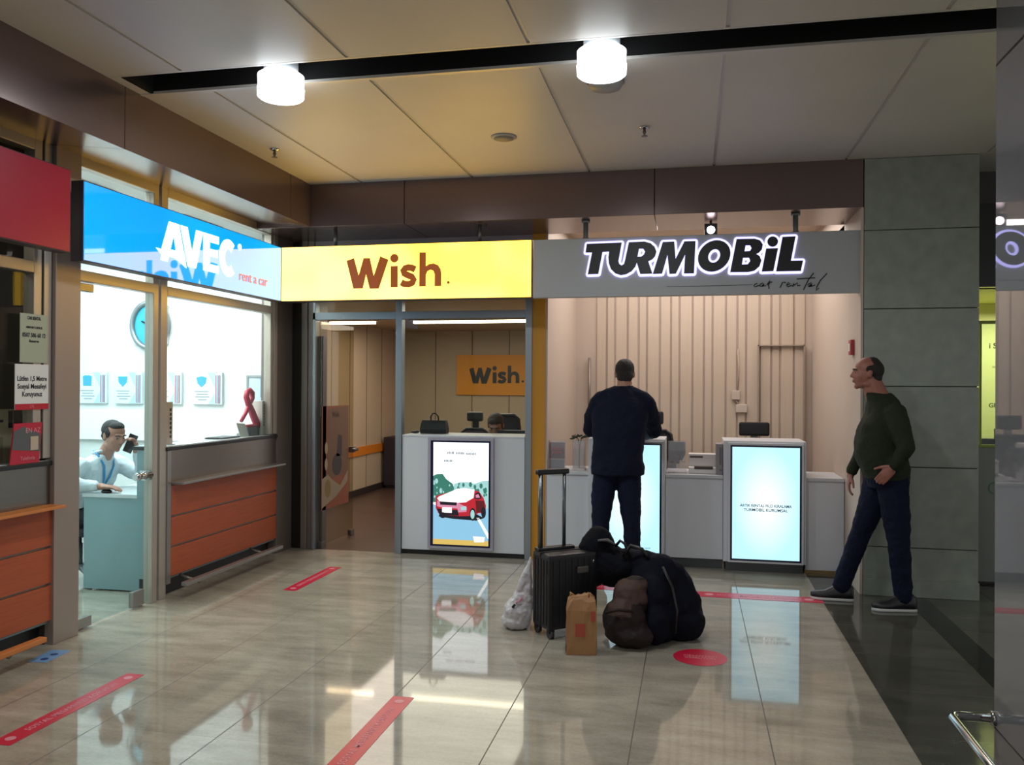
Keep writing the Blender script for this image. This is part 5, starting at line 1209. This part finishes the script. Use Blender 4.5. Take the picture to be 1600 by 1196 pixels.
# paper bag
PB = mat('brown_kraft_paper', '#9a6f47', .7, bump=.25, bscale=18)
t = thing('paper_bag', 'brown paper bag with red printed square, standing before the suitcase', 'bag', (-.635, 5.02, 0), math.radians(8))
bm = newbm(); rings = []
random.seed(11)
for z, k in ((.002, 1.0), (.06, 1.01), (.16, 1.0), (.26, .99), (.315, .90), (.338, .62)):
    ring = []
    for i in range(24):
        s_ = i/24*4; sd = int(s_); f = s_-sd; hw, hd = .088*k, .060*(k if k > .95 else k*.8)
        p = [(-hw+2*hw*f, -hd), (hw, -hd+2*hd*f), (hw-2*hw*f, hd), (-hw, hd-2*hd*f)][sd]
        j = .004 if z > .03 else 0
        ring.append((p[0]+random.uniform(-j, j), p[1]+random.uniform(-j, j), z+(random.uniform(-.010, .012) if z > .3 else 0)))
    rings.append(ring)
loft(bm, rings, smooth=False); obj('bag_body', bm, PB, t)
bm = newbm()
for a in (-.06, .045): tube(bm, [(a, -.02, .33), (a-.005, -.015, .355), (a+.02, -.01, .335)], .008, 6)
obj('crumpled_rim', bm, PB, t)
bm = newbm(); box(bm, -.035, .022, -.0645, -.0615, .11, .185); obj('red_square_print', bm, mat('bag_red_print', '#a3432f', .6), t)
bm = newbm(); box(bm, .055, .08, -.0645, -.0615, .20, .26); obj('red_corner_print', bm, mat('bag_red_print', '#a3432f'), t)
bm = newbm(); box(bm, -.0925, -.0895, -.05, .04, .015, .13); obj('purple_print', bm, mat('bag_purple_print', '#6d4a6e', .6), t)

# white plastic bag
PL = mat('white_plastic_film', '#b9b4b6', .35, bump=.5, bscale=22, sheen=.2)
bm = newbm()
ellipsoid(bm, (-1.10, 5.43, .10), .095, .09, .105); ellipsoid(bm, (-1.115, 5.43, .05), .10, .09, .06); ellipsoid(bm, (-1.07, 5.44, .17), .075, .07, .10); ellipsoid(bm, (-1.055, 5.44, .24), .052, .05, .08)
chain(bm, [(-1.05, 5.44, .27), (-1.04, 5.43, .34), (-1.03, 5.43, .41), (-1.02, 5.43, .46)], [.042, .030, .020, .010])
chain(bm, [(-1.08, 5.42, .26), (-1.065, 5.41, .33), (-1.045, 5.42, .38)], [.03, .02, .012])
pb = soft('plastic_bag', bm, .007, 1, PL, None, (-1.07, 5.44, 0), .022, .05, floor=.003)
tag(pb, 'knotted white plastic bag slumped against the left side of the suitcase', 'bag')
bm = newbm(); tube(bm, [(-1.12, 5.345, .155), (-1.105, 5.342, .175)], .008, 8); rel(obj('dark_mark', bm, BLACK), pb)
bm = newbm(); tube(bm, [(-1.10, 5.350, .18), (-1.06, 5.362, .215)], .012, 8, flat=.4); rel(obj('pink_print', bm, mat('bag_pink_print', '#b76f85', .5)), pb)

# duffel bags
NB = mat('navy_nylon', '#0a0c18', .8, 0, .15, bump=.4, bscale=16)
bm = newbm()
ellipsoid(bm, (-.24, 5.44, .30), .17, .15, .235, Matrix.Rotation(.35, 3, 'Y')); ellipsoid(bm, (-.20, 5.36, .15), .13, .16, .17); ellipsoid(bm, (-.10, 5.50, .20), .165, .17, .24, Matrix.Rotation(-.30, 3, 'Y'))
ellipsoid(bm, (-.06, 5.46, .10), .15, .15, .12); chain(bm, [(-.42, 5.50, .46), (-.28, 5.46, .46), (-.12, 5.48, .38), (-.02, 5.48, .22)], [.07, .085, .10, .09])
ellipsoid(bm, (-.21, 5.27, .14), .085, .11, .15); ellipsoid(bm, (-.22, 5.31, .27), .09, .11, .16)
db = soft('duffel_bag', bm, .011, 4, NB, None, (-.2, 5.4, 0), .035, .14, floor=.003)
tag(db, 'big slumped navy duffel bag on the floor, right of the paper bag', 'bag')
bm = newbm(); tube(bm, [(-.17, 5.31, .47), (-.11, 5.26, .36), (-.08, 5.24, .22), (-.09, 5.26, .08)], .010, 8, flat=.5); rel(obj('piping', bm, BLACK), db)
bm = newbm(); tube(bm, [(-.42, 5.40, .50), (-.37, 5.38, .58), (-.30, 5.38, .56), (-.26, 5.38, .50)], .011, 8); rel(obj('strap', bm, BLACK), db)
BRL = mat('dark_brown_leather', '#221614', .65, 0, .3, bump=.4, bscale=14)
bm = newbm(); ellipsoid(bm, (-.39, 5.22, .15), .135, .13, .16); ellipsoid(bm, (-.365, 5.25, .27), .115, .10, .14); ellipsoid(bm, (-.36, 5.20, .08), .15, .13, .08); ellipsoid(bm, (-.33, 5.26, .36), .085, .06, .06)
bb_ = soft('leather_bag', bm, .009, 3, [BRL, mat('lighter_brown_leather', '#46322c', .65, 0, .3, bump=.4, bscale=14)], None, (-.4, 5.22, 0), .03, .09, floor=.003, facemat=lambda c: 1 if (.27 < c.z < .40 and c.x > -.46) or (.20 < c.z < .27 and abs(c.x+.42) < .07) else 0)  # lighter brown on an upper band and a small patch below it
tag(bb_, 'dark brown leather bag leaning on the front of the navy duffel bag', 'bag')
bm = newbm(); tube(bm, [(-.50, 5.10, .22), (-.42, 5.08, .25), (-.33, 5.09, .24)], .009, 8); rel(obj('handle', bm, BRL), bb_)
bm = newbm(); ellipsoid(bm, (-.60, 5.52, .52), .115, .10, .15, Matrix.Rotation(.25, 3, 'Y')); ellipsoid(bm, (-.50, 5.50, .42), .15, .10, .13, Matrix.Rotation(.5, 3, 'Y')); ellipsoid(bm, (-.62, 5.50, .40), .09, .09, .12); ellipsoid(bm, (-.42, 5.48, .42), .11, .09, .10)
bp_ = soft('backpack', bm, .009, 3, mat('black_backpack_nylon', '#0a0b13', .8, 0, .15, bump=.3, bscale=30), None, (-.55, 5.5, .3), .025, .09)
tag(bp_, 'black backpack propped between the suitcase and the navy duffel bag', 'bag')
bm = newbm(); tube(bm, [(-.58, 5.42, .595), (-.52, 5.42, .60), (-.47, 5.41, .575)], [.015, .022, .012], 10, flat=.5); q = rel(obj('grey_pad', bm, mat('grey_mesh_pad', '#4a4649', .8)), bp_); q['label'] = 'dark grey mesh pad'
bm = newbm(); tube(bm, [(-.47, 5.44, .56), (-.44, 5.42, .60), (-.41, 5.42, .58), (-.38, 5.42, .50)], .010, 8); rel(obj('strap', bm, BLACK), bp_)
bm = newbm(); tube(bm, [(-.61, 5.40, .46), (-.605, 5.40, .475)], .006, 8); rel(obj('buckle', bm, CHROME), bp_)
